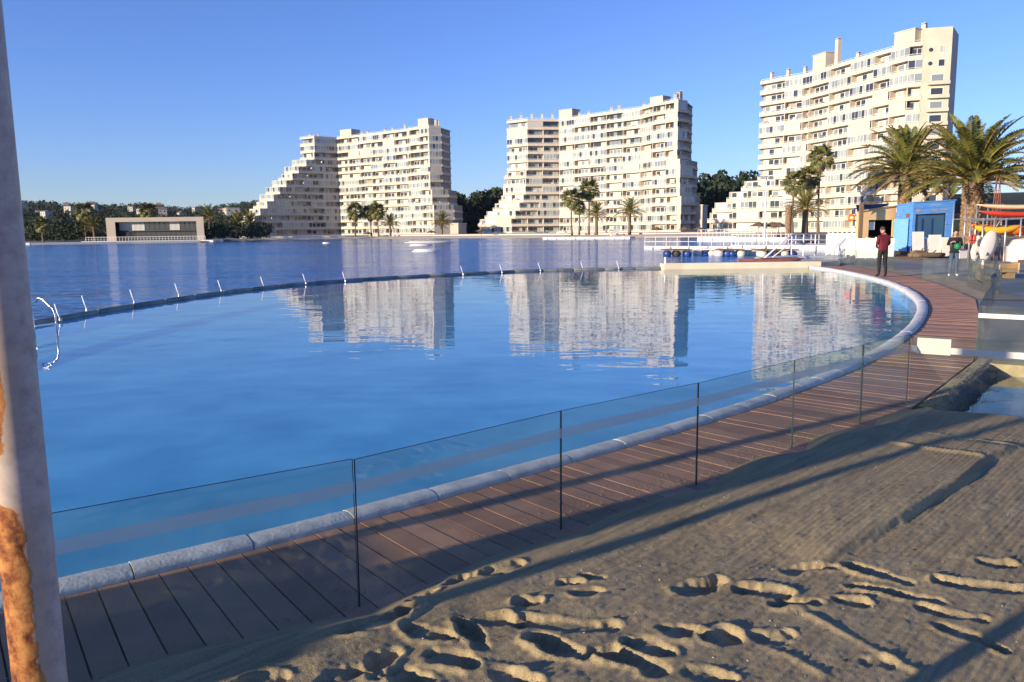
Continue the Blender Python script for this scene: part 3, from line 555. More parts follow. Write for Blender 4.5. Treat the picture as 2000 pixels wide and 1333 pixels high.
# ---------------- apartment towers ----------------
FH = 2.83
def offset_line(P, d):                     # inward = left of travel when going left to right seen from the front
    P = [np.array(p, float) for p in P]; out = []
    for i, p in enumerate(P):
        ns = []
        if i > 0: e = P[i] - P[i - 1]; ns.append(np.array([-e[1], e[0]]) / np.linalg.norm(e))
        if i < len(P) - 1: e = P[i + 1] - P[i]; ns.append(np.array([-e[1], e[0]]) / np.linalg.norm(e))
        nn = sum(ns); nn = nn / np.linalg.norm(nn); k = 1 / max(.5, float(nn @ ns[0])); out.append(p + nn * d * k)
    return out
def window_mesh(name, pane, fr='white_metal'):
    mb = MB(); f = .05
    mb.box((0, 0, f / 2), (1, .09, f), mi=0).box((0, 0, 1 - f / 2), (1, .09, f)).box((-.5 + f / 2, 0, .5), (f, .09, 1 - 2 * f)).box((.5 - f / 2, 0, .5), (f, .09, 1 - 2 * f))
    mb.box((0, .01, .5), (1 - 2 * f, .04, 1 - 2 * f), mi=1)
    return mb.mesh(name, [M[fr], pane])
WM = {'pav': window_mesh('window_dark_frame', M['glass_dark'], 'dark'), 'pavc': window_mesh('window_dark_frame_curtain', M['curtain'], 'galv'), 'curtain': window_mesh('window_curtain', M['curtain']), 'dark': window_mesh('window_dark', M['glass_dark']), 'blue': window_mesh('window_pale', M['glass_blue'])}
def bays_of(a, b, n=None):
    L = float(np.linalg.norm(b - a)); n = n or max(1, int(round(L / 6.6))); return [(a + (b - a) * k / n, a + (b - a) * (k + 1) / n) for k in range(n)]
M['leaf_pot'] = mat('potted_green', (.05, .07, .03), .9, .3, 3)
M['recess'] = mat('balcony_back_wall', (.33, .285, .22), .85, .1, .3)  # darker than the cream render, so balcony shade is deepened in the colour
ACM = MB().box((0, 0, .3), (.9, .4, .6)).box((0, -.21, .3), (.5, .03, .45), mi=1).mesh('air_conditioner', [M['white_metal'], M['galv']])
def tower(name, label, floors, base, styles, wmax=290, seed=1):
    """floors: per storey (front polyline left to right, back points right to left, list of style per facet)"""
    R = random.Random(seed); t = thing(name, label, 'apartment building', (0, 0, 0), 0, 'terraced apartment towers across the lagoon')
    wall = MB(); wins = 0; overflow = MB()
    for k, (front, back) in enumerate(floors):
        z = base + k * FH; F_ = [np.array(p, float) for p in front]; rec = offset_line(F_, 1.55); par = offset_line(F_, .16)
        # storey core behind the balconies
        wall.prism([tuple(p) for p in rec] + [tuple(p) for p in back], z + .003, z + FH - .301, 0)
        bal = MB()
        up = floors[k + 1] if k + 1 < len(floors) else None
        bal.prism([tuple(p) for p in F_] + [(p[0] + .3, p[1] + .3) for p in back], z - .30, z, 0)
        for a, b, a2, b2 in zip(F_, F_[1:], par, par[1:]):
            bal.prism([a, b, b2, a2], z + .001, z + .62, 0)
            e = b - a; nn = np.array([-e[1], e[0]]) / np.linalg.norm(e)
            bal.wall(a + nn * .03, b + nn * .03, .06, z + .86, z + .92, 1)
            for bp_ in bays_of(a, b, max(1, int(np.linalg.norm(e) / 2.2))): bal.wall(bp_[0] + nn * .03, bp_[0] + nn * .03 + e / np.linalg.norm(e) * .06, .06, z + .62, z + .86, 1)
        # end parapets
        for p, q in ((F_[0], np.array(back[-1])), (np.array(back[0]), F_[-1])):
            bal.wall(p + (q - p) * .02 if p is not F_[0] else q, q if p is not F_[0] else p, .16, z + .002, z + .60, 0)
        for si, (a, b, ra, rb) in enumerate(zip(F_, F_[1:], rec, rec[1:])):
            st = styles[min(si, len(styles) - 1)] if not callable(styles) else styles(k, si)
            e = b - a; L = float(np.linalg.norm(e)); e = e / L; nn = np.array([-e[1], e[0]]); rz = math.atan2(e[1], e[0])
            if L < 1.2: continue
            for bi, (p, q) in enumerate(bays_of(a, b)):
                w = float(np.linalg.norm(q - p)); ztop = z + FH - .30
                if bi > 0 or si > 0: bal.wall(p + nn * .18, p + nn * .18 + e * .18, 1.36, z + .004, ztop - .004, 0)
                u = R.random(); roofless = up is None
                if u < st['blind']:
                    mb = MB(); mb.wall(p + e * .2 - nn * .06, q - e * .15 - nn * .06, .04, z + (.0 if R.random() < .5 else .55), ztop - .05)
                    nb = max(2, int(w / 1.2))
                    for c in range(1, nb): g0 = p + (q - p) * c / nb - nn * .08; mb.wall(g0, g0 + e * .05, .02, z + .55, ztop - .06)
                    mb.build('roller_blind', M['blind'], t)
                elif u < st['blind'] + st['glazed']:
                    mb = MB(); nb = max(2, int(round(w / 1.15)))
                    for c in range(nb):
                        p0 = p + (q - p) * c / nb + e * .05; p1 = p + (q - p) * (c + 1) / nb - e * .02
                        mb.wall(p0 + nn * .05, p1 + nn * .05, .03, z + .64, ztop - .06, R.choice([0, 0, 0, 1, 2]))
                        mb.wall(p0 + nn * .03 - e * .06, p0 + nn * .03, .07, z + .64, ztop - .04, 3)
                    mb.wall(p + nn * .03 + e * .03, q + nn * .03, .08, ztop - .07, ztop - .004, 3)
                    mb.build('balcony_glazing', [M['glass_white'], M['glass_blue'], M['glass_dark'], M['white_metal']], t)
                else:
                    # recessed wall: shady alcove, sliding doors
                    nb = max(2, int(round((w - .7) / st.get('ww', 1.75)))); x = .55 + R.random() * .3
                    for c in range(nb):
                        ww = (w - .9) / nb; cx = x + (c + .5) * ww
                        if cx + ww / 2 > w: break
                        v = R.random()
                        if v < st.get('skip', .1): continue
                        kind = 'dark' if R.random() < st['dark'] else ('blue' if R.random() < .35 else 'curtain')
                        pos = p + e * cx + nn * 1.50; hh = 2.25 if R.random() < .85 else 1.5
                        if wins < wmax: link('window', WM[kind], t, (pos[0], pos[1], z + 2.32 - hh), (0, 0, rz), (ww * .94, 1, hh)); wins += 1
                        else:
                            overflow.box((pos[0], pos[1], z + 2.32 - hh / 2), (ww * .94, .08, hh), rz, {'dark': 1, 'blue': 2, 'curtain': 0}[kind])
                    if R.random() < .22: g0 = p + e * .45 + nn * 1.2; link('air_conditioner', ACM, t, (g0[0], g0[1], z + .62), (0, 0, rz))
                    if st.get('clutter', .3) > R.random():
                        g0 = p + (q - p) * R.uniform(.2, .7) + nn * .7; bal.box((g0[0], g0[1], z + .55), (R.uniform(.4, 1.2), .5, R.uniform(.8, 1.5)), rz, R.choice([2, 1, 3, 4]))
        bal.build('balcony', [M['cream'], M['white_metal'], M['wood_old'], M['rustred'], M['leaf_pot']], t)
    if overflow.v: tag(overflow.build('window', [M['curtain'], M['glass_dark'], M['glass_blue']], t), kind='stuff')
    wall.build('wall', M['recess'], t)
    # roof slab, low parapet, railing
    front, back = floors[-1]; z = base + len(floors) * FH; F_ = [np.array(p, float) for p in front]; rf = MB(); par = offset_line(F_, .2)
    rf.prism([tuple(p) for p in F_] + [(p[0] + .3, p[1] + .3) for p in back], z - .30, z, 0)
    for a, b, a2, b2 in zip(F_, F_[1:], par, par[1:]):
        rf.prism([a, b, b2, a2], z + .001, z + .55, 0); e = (b - a) / np.linalg.norm(b - a); nn = np.array([-e[1], e[0]])
        rf.wall(a + nn * .4, b + nn * .4, .05, z + .95, z + 1.0, 1)
        for p, _ in bays_of(a, b, max(1, int(np.linalg.norm(b - a) / 1.6))): rf.wall(p + nn * .4, p + nn * .4 + e * .05, .05, z + .002, z + .95, 1)
    roof = rf.build('roof', [M['cream'], M['white_metal']], t)
    return t, roof, z
def chimney(roof, p, z, h, w=.75, d=.75, rz=0, mt='cream'):
    mb = MB(); mb.box((p[0], p[1], z + h / 2), (w, d, h), rz).box((p[0], p[1], z + h + .02), (w * .62, d * .62, .3), rz, 1).box((p[0], p[1], z + h + .24), (w * 1.05, d * 1.05, .14), rz); mb.build('chimney', [M[mt], M['dark']], roof)
def rooms(roof, p, z, sx, sy, h, rz):
    mb = MB(); mb.box((p[0], p[1], z + h / 2), (sx, sy, h), rz).box((p[0], p[1], z + h + .1), (sx + .3, sy + .3, .2), rz); mb.build('plant_room', M['cream2'], roof)
lit = dict(blind=.04, glazed=.30, dark=.36, skip=.02); shade = dict(blind=.02, glazed=.25, dark=.6, skip=.08, clutter=.3); end = dict(blind=.03, glazed=.45, dark=.4, skip=.1)

# far tower, stepped to the left
B1P2 = np.array((-71.5, 333.0)); dl = np.array((-.82, -.57)); dl = dl / np.linalg.norm(dl); fl = []
steps1 = [35.5, 35.5, 34.5, 32, 29.2, 26.6, 24, 21.4, 18.8, 16.2, 13.0, 9.6, 9.3, 9.3, 9.3]
for k in range(14):
    p1 = B1P2 + dl * steps1[k] * 1.04; p0 = p1 + np.array((-7.2, 5.0)); ex = 2.2 if k < 6 else 0; ex += 2.0 if k < 4 else 0
    fl.append(([p0, p1, B1P2, (-39.5, 309.5), (-38.2, 307.2), (-30.0 + ex * .3, 300.0 - ex * .3), (-25.6 + ex, 302.0)], [(-23.0 + ex, 311.0), (-38, 326), (-70, 348), tuple(p0 + np.array((2, 10)))]))
t1, r1, zr = tower('terraced_apartment_tower', 'cream apartment tower farthest away on the left, stepped like a pyramid on its left flank', fl, .9, [lit, shade, lit, lit, lit, end], seed=3)
rooms(r1, (-66.5, 336), zr, 6.5, 5, 3.6, -.6); rooms(r1, (-31.5, 306.5), zr, 5.0, 4.0, 3.6, -.6)
for p, h in (((-60, 328), 1.8), ((-57.5, 326.5), 2.2), ((-49.5, 320), 2.0), ((-46, 317.5), 2.2), ((-40.5, 312.5), 2.6), ((-34.5, 308), 2.0), ((-27.8, 303.2), 3.0), ((-26.8, 303.6), 2.8), ((-82, 331), 1.6), ((-78.5, 331), 1.6)): chimney(r1, p, zr, h)
mb = MB(); mb.box((-20.0, 303.5, 2.4), (3.4, 7, 4.6), -.4).box((-20.0, 303.5, 4.9), (3.8, 7.4, .4), -.4); mb.build('side_block', M['cream2'], t1)

# middle tower
fl = []; P1 = np.array((6.4, 285.5)); P2 = np.array((17.6, 287.0)); d2 = (P1 - P2) / np.linalg.norm(P1 - P2)
steps2 = [11.0, 11, 8.5, 5.5, 3.2, 1.6, 1.4, 1.2, 0, 0, 0, 0, 0, 0]
for k in range(14):
    p1 = P1 + d2 * steps2[k] * .55; p0 = p1 + np.array((-7.4 - steps2[k] * .45, 5.5)); ex = 3.0 if k < 4 else (2.0 if k < 8 else 0)
    fl.append(([p0, p1, P2, (42.5, 262.5), (45.2, 255.3), (51.6 + ex * .4, 247.0 - ex * .35), (55.2 + ex, 250.2)], [(58.5 + ex, 258.5), (50, 272), (24, 297), tuple(p0 + np.array((3, 9)))]))
shade2 = dict(blind=.03, glazed=.16, dark=.5, skip=.1, clutter=.3)
t2, r2, zr = tower('terraced_apartment_tower', 'cream apartment tower in the middle, its roofline rising to the right', fl, .9, [lit, shade2, lit, lit, lit, end], seed=11)
rooms(r2, (21.5, 289), zr, 6, 4.5, 3.7, -.75); rooms(r2, (48, 257), zr, 5.0, 4.0, 2.6, -.85)
for p, h in (((0.6, 291.5), 2.4), ((4.2, 288.8), 2.4), ((8, 287.6), 2.4), ((11.7, 288.2), 2.4), ((15.4, 288.6), 2.4), ((24.5, 283), 2.0), ((27.5, 280), 2.0), ((34.5, 273), 2.2), ((36.8, 270.8), 2.6), ((43.8, 263), 1.8), ((51.2, 250), 2.6), ((52.4, 250.6), 3.2), ((53.4, 251.4), 3.4)): chimney(r2, p, zr, h, .7, .7)
mb = MB(); mb.box((60.6, 254, 4.6), (3.2, 6, 8.8), -.5).box((60.6, 254, 9.2), (3.6, 6.4, .4), -.5); mb.build('side_block', M['cream2'], t2)

# near tower on the right
fl = []; steps3 = [15.5, 15.5, 14.0, 9.5, 5.0, 0, 0, 0, 0, 0, 0, 0, 0, 0]
for k in range(14):
    s = steps3[k]; p0 = np.array((68.0 - s * .80, 219.6 + s * .30)); p1 = np.array((72.6 - s * .35, 213.6 + s * .1))
    fl.append(([p0, p1, (76.0, 210.2), (76.9, 208.0), (83.4, 186.2), (86.6, 176.6), (89.0, 175.3)], [(101, 187), (95, 205), (84, 226), (74, 232)]))
t3, r3, zr = tower('terraced_apartment_tower', 'cream apartment tower nearest on the right, behind the palms, with a tall blank end wall', fl, .9, [lit, lit, lit, lit, lit, end], wmax=300, seed=23)
rooms(r3, (79.9, 205.0), zr, 5.0, 4.2, 4.2, -1.3); chimney(r3, (81.0, 200.6), zr, 6.8, 1.1, 1.1, -1.3); rooms(r3, (88.4, 179.5), zr, 5.0, 4.4, 3.4, -1.1)
chimney(r3, (90.0, 177.2), zr, 4.4, .9, .9, -1.0)
for p, h in (((70.5, 217.6), 2.2), ((73.5, 213.6), 2.2), ((76.8, 210.5), 2.2), ((82.6, 192.5), 1.8)): chimney(r3, p, zr, h, .8, .8, -1.2)
E1, E2, E3 = np.array((89.05, 175.32)), np.array((94.4, 173.9)), np.array((99.9, 181.5))
ew = MB(); ew.prism([E1, E2, E3, (92, 186)], -.2, zr + 3.2, 0); endw = ew.build('end_wall', M['cream'], t3)
e = (E2 - E1) / np.linalg.norm(E2 - E1); nn = np.array([-e[1], e[0]]); rz = math.atan2(e[1], e[0])
for k in range(14):
    z = .9 + k * FH
    if k >= 12:
        q = E1 + e * 1.5 - nn * .04; mb = MB(); vs = []
        for o in (0, -.05): vs += [(*(q + e * .42 * math.cos(c * math.pi / 8) + nn * o), z + 1.5 + .42 * math.sin(c * math.pi / 8)) for c in range(16)]
        mb.add(vs, [tuple(range(15, -1, -1)), tuple(range(16, 32))] + [(c, (c + 1) % 16, 16 + (c + 1) % 16, 16 + c) for c in range(16)]); mb.build('round_window', M['glass_dark'], endw)
        q = E1 + e * 3.7 - nn * .03; link('window', WM['curtain' if k == 13 else 'dark'], endw, (q[0], q[1], z + .8), (0, 0, rz), (1.3, 1, 1.5))
    else:
        q = E1 + e * 3.1 - nn * .03; link('window', WM['blue' if k % 2 else 'dark'], endw, (q[0], q[1], z + .1), (0, 0, rz), (2.6, 1, 2.0))
        mb = MB(); mb.prism([E1 + e * 1.2, E2 - e * .1, E2 - e * .1 - nn * 1.0, E1 + e * 1.2 - nn * 1.0], z - .2, z, 0); mb.wall(E1 + e * 1.2 - nn * 1.0, E2 - e * .1 - nn * 1.0, .08, z + .002, z + .55, 0); mb.build('balcony', M['cream'], endw)

# ---------------- lakeside pavilion ----------------
pav = thing('lakeside_pavilion', 'low beige box-framed pavilion with dark glass front on the left shore', 'pavilion', (0, 0, 0)); Yp = 203
xl, _, zt = at(206, 426, Yp); xr = at(397, 426, Yp)[0]; wl_ = xr - xl; mb = MB()
M['pav'] = mat('beige_render', (.34, .30, .25), .85, .06, .3)
k_ = (Yp + 8) / Yp
fp = lambda a_, b_: [(a_, Yp), (b_, Yp), (b_ * k_, Yp + 8), (a_ * k_, Yp + 8)]
mb.prism(fp(xl, xr), zt - 1.1, zt); mb.prism(fp(xl, xl + 2.3), -.3, zt - 1.102); mb.prism(fp(xr - 1.9, xr), -.3, zt - 1.102); mb.build('frame', M['pav'], pav)
bk = MB(); bk.wall(((xl + 2.3) * k_, Yp + 7.9), ((xr - 1.9) * k_, Yp + 7.9), .1, -.3, zt - 1.1); bk.build('back_wall', M['dark'], pav)
g0, g1 = xl + 2.3, xr - 1.9; zm = zt * .47; nw = 16
mb = MB(); mb.box(((g0 + g1) / 2, Yp + 3.0, zm), (g1 - g0 - .02, 2.6, .24)); mb.build('floor_band', M['dark'], pav)
for k in range(nw):
    w = (g1 - g0) / nw; cx = g0 + (k + .5) * w; kind = 'pavc' if k in (0, 1, 2, 3, 4, 10, 11) else 'pav'
    link('window', WM[kind], pav, (cx, Yp + 2.2, zm + .15), (0, 0, 0), (w * .97, 1, zt - 1.1 - zm - .17)); link('window', WM['pav'], pav, (cx, Yp + 2.6, .35), (0, 0, 0), (w * .97, 1, zm - .52))
mb = MB(); mb.box(((xl + xr) / 2, Yp - 1.5, .1), (wl_ + 8, 7, .8)); mb.build('terrace', M['white'], pav)
mb = MB()
for k in range(40): mb.box((xl - 3 + (wl_ + 5) * k / 39, Yp - 4.7, 1.0), (.05, .05, 1.0))
mb.box(((xl + xr) / 2 - .5, Yp - 4.7, 1.5), (wl_ + 5, .07, .07)).box(((xl + xr) / 2 - .5, Yp - 4.7, 1.0), (wl_ + 5, .03, .03)); mb.build('railing', M['white_metal'], pav)

# ---------------- hills, woods, far houses ----------------
M['leaf_far'] = mat('woodland_green', (.022, .038, .017), .9, .45, .25)
M['hill'] = mat('wooded_hill', (.028, .040, .020), .95, .4, .02)
def hz(x, y):
    r = math.hypot(x, y); a = math.atan2(x, y)
    lf = 1 / (1 + math.exp((a + .10) * 18))           # left side
    near = (11 + 6 / (1 + math.exp(-(a - .17) * 40))) * max(0, min(1, (r - 345) / 110)) * (1 - lf) + 1.5 * lf
    farh = (56 * lf + 25 * (1 - lf)) * max(0, min(1, (r - 420) / 1500)) ** .9
    und = 7 * math.sin(a * 23 + 1) + 5 * math.sin(a * 41) + 4 * math.sin(r * .006 + a * 9) + 10 * math.exp(-((a + .33) / .05) ** 2)
    return near + farh + und * max(0, min(1, (r - 600) / 900)) * (1 if r < 2400 else .5)
mb = MB(); na, nr = 90, 36
for j in range(nr):
    r = 340 + 2700 * (j / (nr - 1)) ** 1.5
    for i in range(na): a = -.95 + 1.75 * i / (na - 1); x, y = r * math.sin(a), r * math.cos(a); mb.v.append((x, y, (hz(x, y) if j else -1)))
for j in range(nr - 1):
    for i in range(na - 1): mb.f.append((j * na + i, j * na + i + 1, (j + 1) * na + i + 1, (j + 1) * na + i)); mb.m.append(0)
tag(mb.build('hills', M['hill'], smooth=True), kind='structure')
def leaf_cloud(centres, heights, widths, nleaf, size, seed, cone=0.0):
    r = np.random.default_rng(seed); V = []; F_ = []; off = 0
    for c, h, w, nl in zip(centres, heights, widths, nleaf):
        u = r.random(nl) ** .5; th = r.random(nl) * 2 * np.pi; ph = np.arccos(1 - 2 * r.random(nl)); k = .45 + .55 * r.random(nl) ** .5
        x = w * k * np.sin(ph) * np.cos(th); y = w * k * np.sin(ph) * np.sin(th); zz = h * (.55 + .45 * k * np.cos(ph)); lump = 1 + .25 * np.sin(th * 3 + c[0]) * np.sin(ph * 4 + c[1]); x *= lump; y *= lump
        if cone: f = np.clip(1.25 - zz / h, .15, 1); x *= f; y *= f
        P = np.stack([c[0] + x, c[1] + y, c[2] + zz], -1); s = size * (h / 12) * (.6 + .8 * r.random(nl))[:, None]
        d1 = r.normal(size=(nl, 3)); d1 /= np.linalg.norm(d1, axis=1)[:, None]; d2 = np.cross(d1, r.normal(size=(nl, 3))); d2 /= np.linalg.norm(d2, axis=1)[:, None]
        V.append(np.stack([P - d1 * s, P - d2 * s * .6, P + d1 * s, P + d2 * s * .6], 1).reshape(-1, 3)); F_.append((np.arange(nl)[:, None] * 4 + np.arange(4)) + off); off += nl * 4
    return np.concatenate(V), np.concatenate(F_)
def mesh_np(name, V, F_, mt):
    me = bpy.data.meshes.new(name); k = F_.shape[1]; me.vertices.add(len(V)); me.vertices.foreach_set('co', V.astype(np.float32).ravel()); me.loops.add(F_.size); me.loops.foreach_set('vertex_index', F_.astype(np.int32).ravel())
    me.polygons.add(len(F_)); me.polygons.foreach_set('loop_start', np.arange(0, F_.size, k, dtype=np.int32)); me.polygons.foreach_set('loop_total', np.full(len(F_), k, dtype=np.int32)); me.update(calc_edges=True); me.materials.append(mt); return me
cs, hs, ws, nl = [], [], [], []
for _ in range(520):
    a = random.uniform(-.16, .50); r = random.uniform(352, 470); x, y = r * math.sin(a), r * math.cos(a); h = random.uniform(11, 18); cs.append((x, y, hz(x, y) - 1.0)); hs.append(h); ws.append(h * random.uniform(.22, .36)); nl.append(150)
for _ in range(150):
    a = random.uniform(-.17, .33); r = random.uniform(352, 362); x, y = r * math.sin(a), r * math.cos(a); h = random.uniform(6, 11); cs.append((x, y, hz(x, y) - 1.0)); hs.append(h); ws.append(h * .4); nl.append(110)
V, F_ = leaf_cloud(cs, hs, ws, nl, 1.0, 5); tag(link('pine_wood', mesh_np('pine_wood', V, F_, M['leaf_far'])), 'dark pine wood on the rise behind the towers', 'wood', kind='stuff')
cs, hs, ws, nl = [], [], [], []
for _ in range(3800):
    a = random.uniform(-.72, .02); r = 360 + 2300 * random.random() ** 1.5; x, y = r * math.sin(a), r * math.cos(a); h = random.uniform(5, 9) if r < 1000 else random.uniform(7, 14); cs.append((x, y, hz(x, y) - 2)); hs.append(h); ws.append(h * random.uniform(.4, .7)); nl.append(70 if r < 900 else 40)
V, F_ = leaf_cloud(cs, hs, ws, nl, 1.5, 6); tag(link('hillside_wood', mesh_np('hillside_wood', V, F_, M['leaf_far'])), 'blue-green woodland covering the far left hills', 'wood', kind='stuff')
cs, hs, ws, nl = [], [], [], []
for _ in range(170):
    px = random.uniform(30, 520); Y = random.uniform(212, 300); x, _, _ = at(px, 460, Y)
    h = random.uniform(2.5, 6) ; cs.append((x, Y, .3)); hs.append(h); ws.append(h * .6); nl.append(130)
V, F_ = leaf_cloud(cs, hs, ws, nl, 1.0, 8); tag(link('shore_shrubs', mesh_np('shore_shrubs', V, F_, M['leaf_far'])), 'dark shrubs massed behind the left shore', 'shrubs', kind='stuff')
M['house_white'] = mat('house_white', (.40, .385, .35), .8, .08, .2); M['house_roof'] = mat('house_roof', (.30, .21, .15), .85, .2, .3)
hm = []
for v in range(3):
    w_, d_, h_ = ((9, 7, 4.5), (12, 8, 5.5), (7, 7, 6.5))[v]
    a = MB(); a.box((0, 0, h_ / 2 - 1.5), (w_, d_, h_ + 3))
    r_ = MB(); rh = (1.6, .5, 1.2)[v]; vs = [(-w_ / 2 - .4, -d_ / 2 - .4, h_), (w_ / 2 + .4, -d_ / 2 - .4, h_), (w_ / 2 + .4, d_ / 2 + .4, h_), (-w_ / 2 - .4, d_ / 2 + .4, h_), (-w_ / 2 - .4, 0, h_ + rh), (w_ / 2 + .4, 0, h_ + rh)]
    r_.add(vs, [(0, 1, 5, 4), (2, 3, 4, 5), (0, 4, 3), (1, 2, 5), (3, 2, 1, 0)])
    wn_ = MB().box((0, 0, 0), (1.6, .12, 1.5))
    hm.append((a.mesh('house_wall', M['house_white']), r_.mesh('house_roof', M['house_roof']), wn_.mesh('house_window', M['glass_dark']), (w_, d_, h_)))
for k in range(24):
    px = random.uniform(45, 480); r = random.uniform(620, 1150) if k < 34 else random.uniform(1000, 1900); a = math.atan2((px - 1000) / FPX, 1); x, y = r * math.sin(a), r * math.cos(a); v = random.randrange(3)
    hh = thing('hillside_house', 'small white house among the trees on the far left hillside', 'house', (x, y, hz(x, y) + random.uniform(1.0, 5.5)), random.uniform(-.9, .5), 'white houses dotted over the far hillside')
    hh.scale = (random.uniform(.6, .85),) * 3
    link('wall', hm[v][0], hh); link('roof', hm[v][1], hh)
    for q in (-.28, .22): link('window', hm[v][2], hh, (hm[v][3][0] * q, -hm[v][3][1] / 2 - .02, hm[v][3][2] * .55))
for (px, py, pb_, Y, w_, mt, lab) in ((180, 396, 418, 1150, 15, M['house_white'], 'white block of flats rising above the trees on the far hill'), (309, 399, 424, 900, 11, M['beige_hut'], 'small tan block of flats above the pavilion roof')):
    x, _, z = at(px, py, Y); b_ = thing('hill_apartment_block', lab, 'apartment block', (x, Y, 0), .5); h_ = z
    MB().box((0, 0, h_ / 2), (w_, w_ * .9, h_)).build('wall', mt, b_); MB().box((0, 0, h_ + .6), (w_ * .5, w_ * .5, 1.6)).build('roof_room', mt, b_)
    wm = MB().box((0, 0, 0), (1.8, .3, 1.6)).mesh('window', M['glass_dark'])
    for f in range(1, 6):
        for c in range(-2, 3): link('window', wm, b_, (c * w_ / 5.2, -w_ * .45 - .05, h_ - f * 3.0 + .8))
# pale beaches along the far shore
def beach(name, pts, rows, inland):
    mb = MB(); n_ = np.array(inland, float)
    for a, c in zip(pts, pts[1:]):
        for (d0, z0), (d1, z1) in zip(rows, rows[1:]): mb.add([(*(np.array(a) + n_ * d0), z0), (*(np.array(c) + n_ * d0), z0), (*(np.array(c) + n_ * d1), z1), (*(np.array(a) + n_ * d1), z1)], [(0, 1, 2, 3)])
    return tag(mb.build(name, M['beach']), kind='structure')
beach('beach', [(-94, 250), (-88.5, 251), (-72, 257), (-49.5, 256), (-22, 242), (0, 225), (18, 206), (37, 188), (48, 183), (60, 179)], [(-5, -.25), (-2.5, .12), (2, .5), (14, .62), (16, .3)], (.25, .97))
beach('promenade', [(-88, 266), (-49.5, 270), (-22, 256), (0, 239), (18, 220), (37, 202), (60, 194)], [(-.2, .3), (0, .9), (40, 1.0)], (.25, .97))
# low shore walls
def low_wall(pts, label, h=.6, th=.5, z=0., m_='white', name='shore_wall'):
    mb = MB()
    for a, c in zip(pts, pts[1:]): mb.wall(c, a, th, z, z + h)
    return tag(mb.build(name, M[m_]), label, 'wall')
low_wall([(-120, 186), (-113, 186.5), (-92, 193), (-77, 196.5)], 'dark low quay wall left of the pavilion', .75, .8, -.3, 'galv')
# ---------------- palms ----------------
M['frond'] = mat('palm_frond_green', (.065, .092, .022), .55, .35, 1.3, col2=(.175, .17, .042), spec=.35)
M['frond_old'] = mat('palm_frond_dry', (.20, .145, .08), .8, .25, 1.5, col2=(.33, .26, .16))
M['petiole'] = mat('palm_petiole', (.30, .20, .06), .6, .2, 2)
M['trunk_far'] = mat('palm_trunk_plain', (.15, .11, .075), .95, .3, 3, stretch=(1, 1, 5))
m, n, l, b = node_mat('palm_trunk_scales'); tc = n.new('ShaderNodeTexCoord'); nz = n.new('ShaderNodeTexNoise'); nz.inputs['Scale'].default_value = 6; nz.inputs['Detail'].default_value = 6; l.new(tc.outputs['Object'], nz.inputs['Vector'])
cr = n.new('ShaderNodeValToRGB'); cr.color_ramp.elements[0].color = (.07, .04, .022, 1); cr.color_ramp.elements[1].color = (.34, .22, .125, 1); cr.color_ramp.elements[0].position = .3; cr.color_ramp.elements[1].position = .7; l.new(nz.outputs['Fac'], cr.inputs[0]); l.new(cr.outputs[0], b.inputs['Base Color']); b.inputs['Roughness'].default_value = .9
M['trunk'] = m
def frond_mesh(name, L, e0, droop, nl, ll, lw, mt, seed):
    R = random.Random(seed); mb = MB(); pts = []; p = Vector((0, 0, 0)); ang = e0; N = 16; yaw = 0
    for k in range(N + 1):
        pts.append(p.copy()); ang = e0 - droop * (k / N) ** 1.25; yaw += R.uniform(-.02, .02)
        p = p + Vector((math.cos(ang) * math.cos(yaw), math.cos(ang) * math.sin(yaw), math.sin(ang))) * (L / N)
    mb.tube(pts, [L * .012 * (1 - .85 * k / N) + .004 for k in range(N + 1)], 4, 1)
    for s in (-1, 1):
        for k in range(nl):
            f = .10 + .90 * (k + R.random() * .6) / nl; x = f * N; i = min(int(x), N - 1); q = pts[i].lerp(pts[i + 1], x - i); t = (pts[i + 1] - pts[i]).normalized()
            up = Vector((0, 0, 1)); sd = t.cross(up).normalized() * s; nrm = sd.cross(t).normalized() * s; ln = ll * (math.sin(math.pi * min(1, f * .9 + .12)) ** .55) * R.uniform(.8, 1.1)
            d = (sd * R.uniform(.75, .95) + t * R.uniform(.45, .75) + nrm * R.uniform(.15, .55)).normalized(); w = t * lw * .5; mid = q + d * ln * .5 + Vector((0, 0, -.02 * ln)); tip = q + d * ln + Vector((0, 0, -ln * R.uniform(.08, .30)))
            mb.add([q - w * .6, q + w * .6, mid + w, tip, mid - w], [(0, 1, 2, 4), (4, 2, 3)], 0)
    return mb.mesh(name, [mt, M['petiole']])
def crown_set(L, nl, ll, lw, tag_):
    out = []
    for k, (e0, dr) in enumerate(((1.45, .55), (1.28, .8), (1.1, 1.0), (.92, 1.15), (.74, 1.25), (.54, 1.2), (.34, 1.1), (.15, .95))):
        out.append([frond_mesh('frond_%s' % tag_, L * (.86 if k < 1 else 1), e0, dr, nl, ll, lw, M['frond'], 10 * k + v) for v in range(2)])
    old = [frond_mesh('dry_frond_%s' % tag_, L * .92, e0, dr, nl, ll * .8, lw, M['frond_old'], 70 + k) for k, (e0, dr) in enumerate(((.12, .85), (-.05, .8), (-.3, .7)))]
    return out, old
NEAR = crown_set(4.6, 80, .66, .070, 'near'); MID = crown_set(3.6, 26, .62, .11, 'mid')
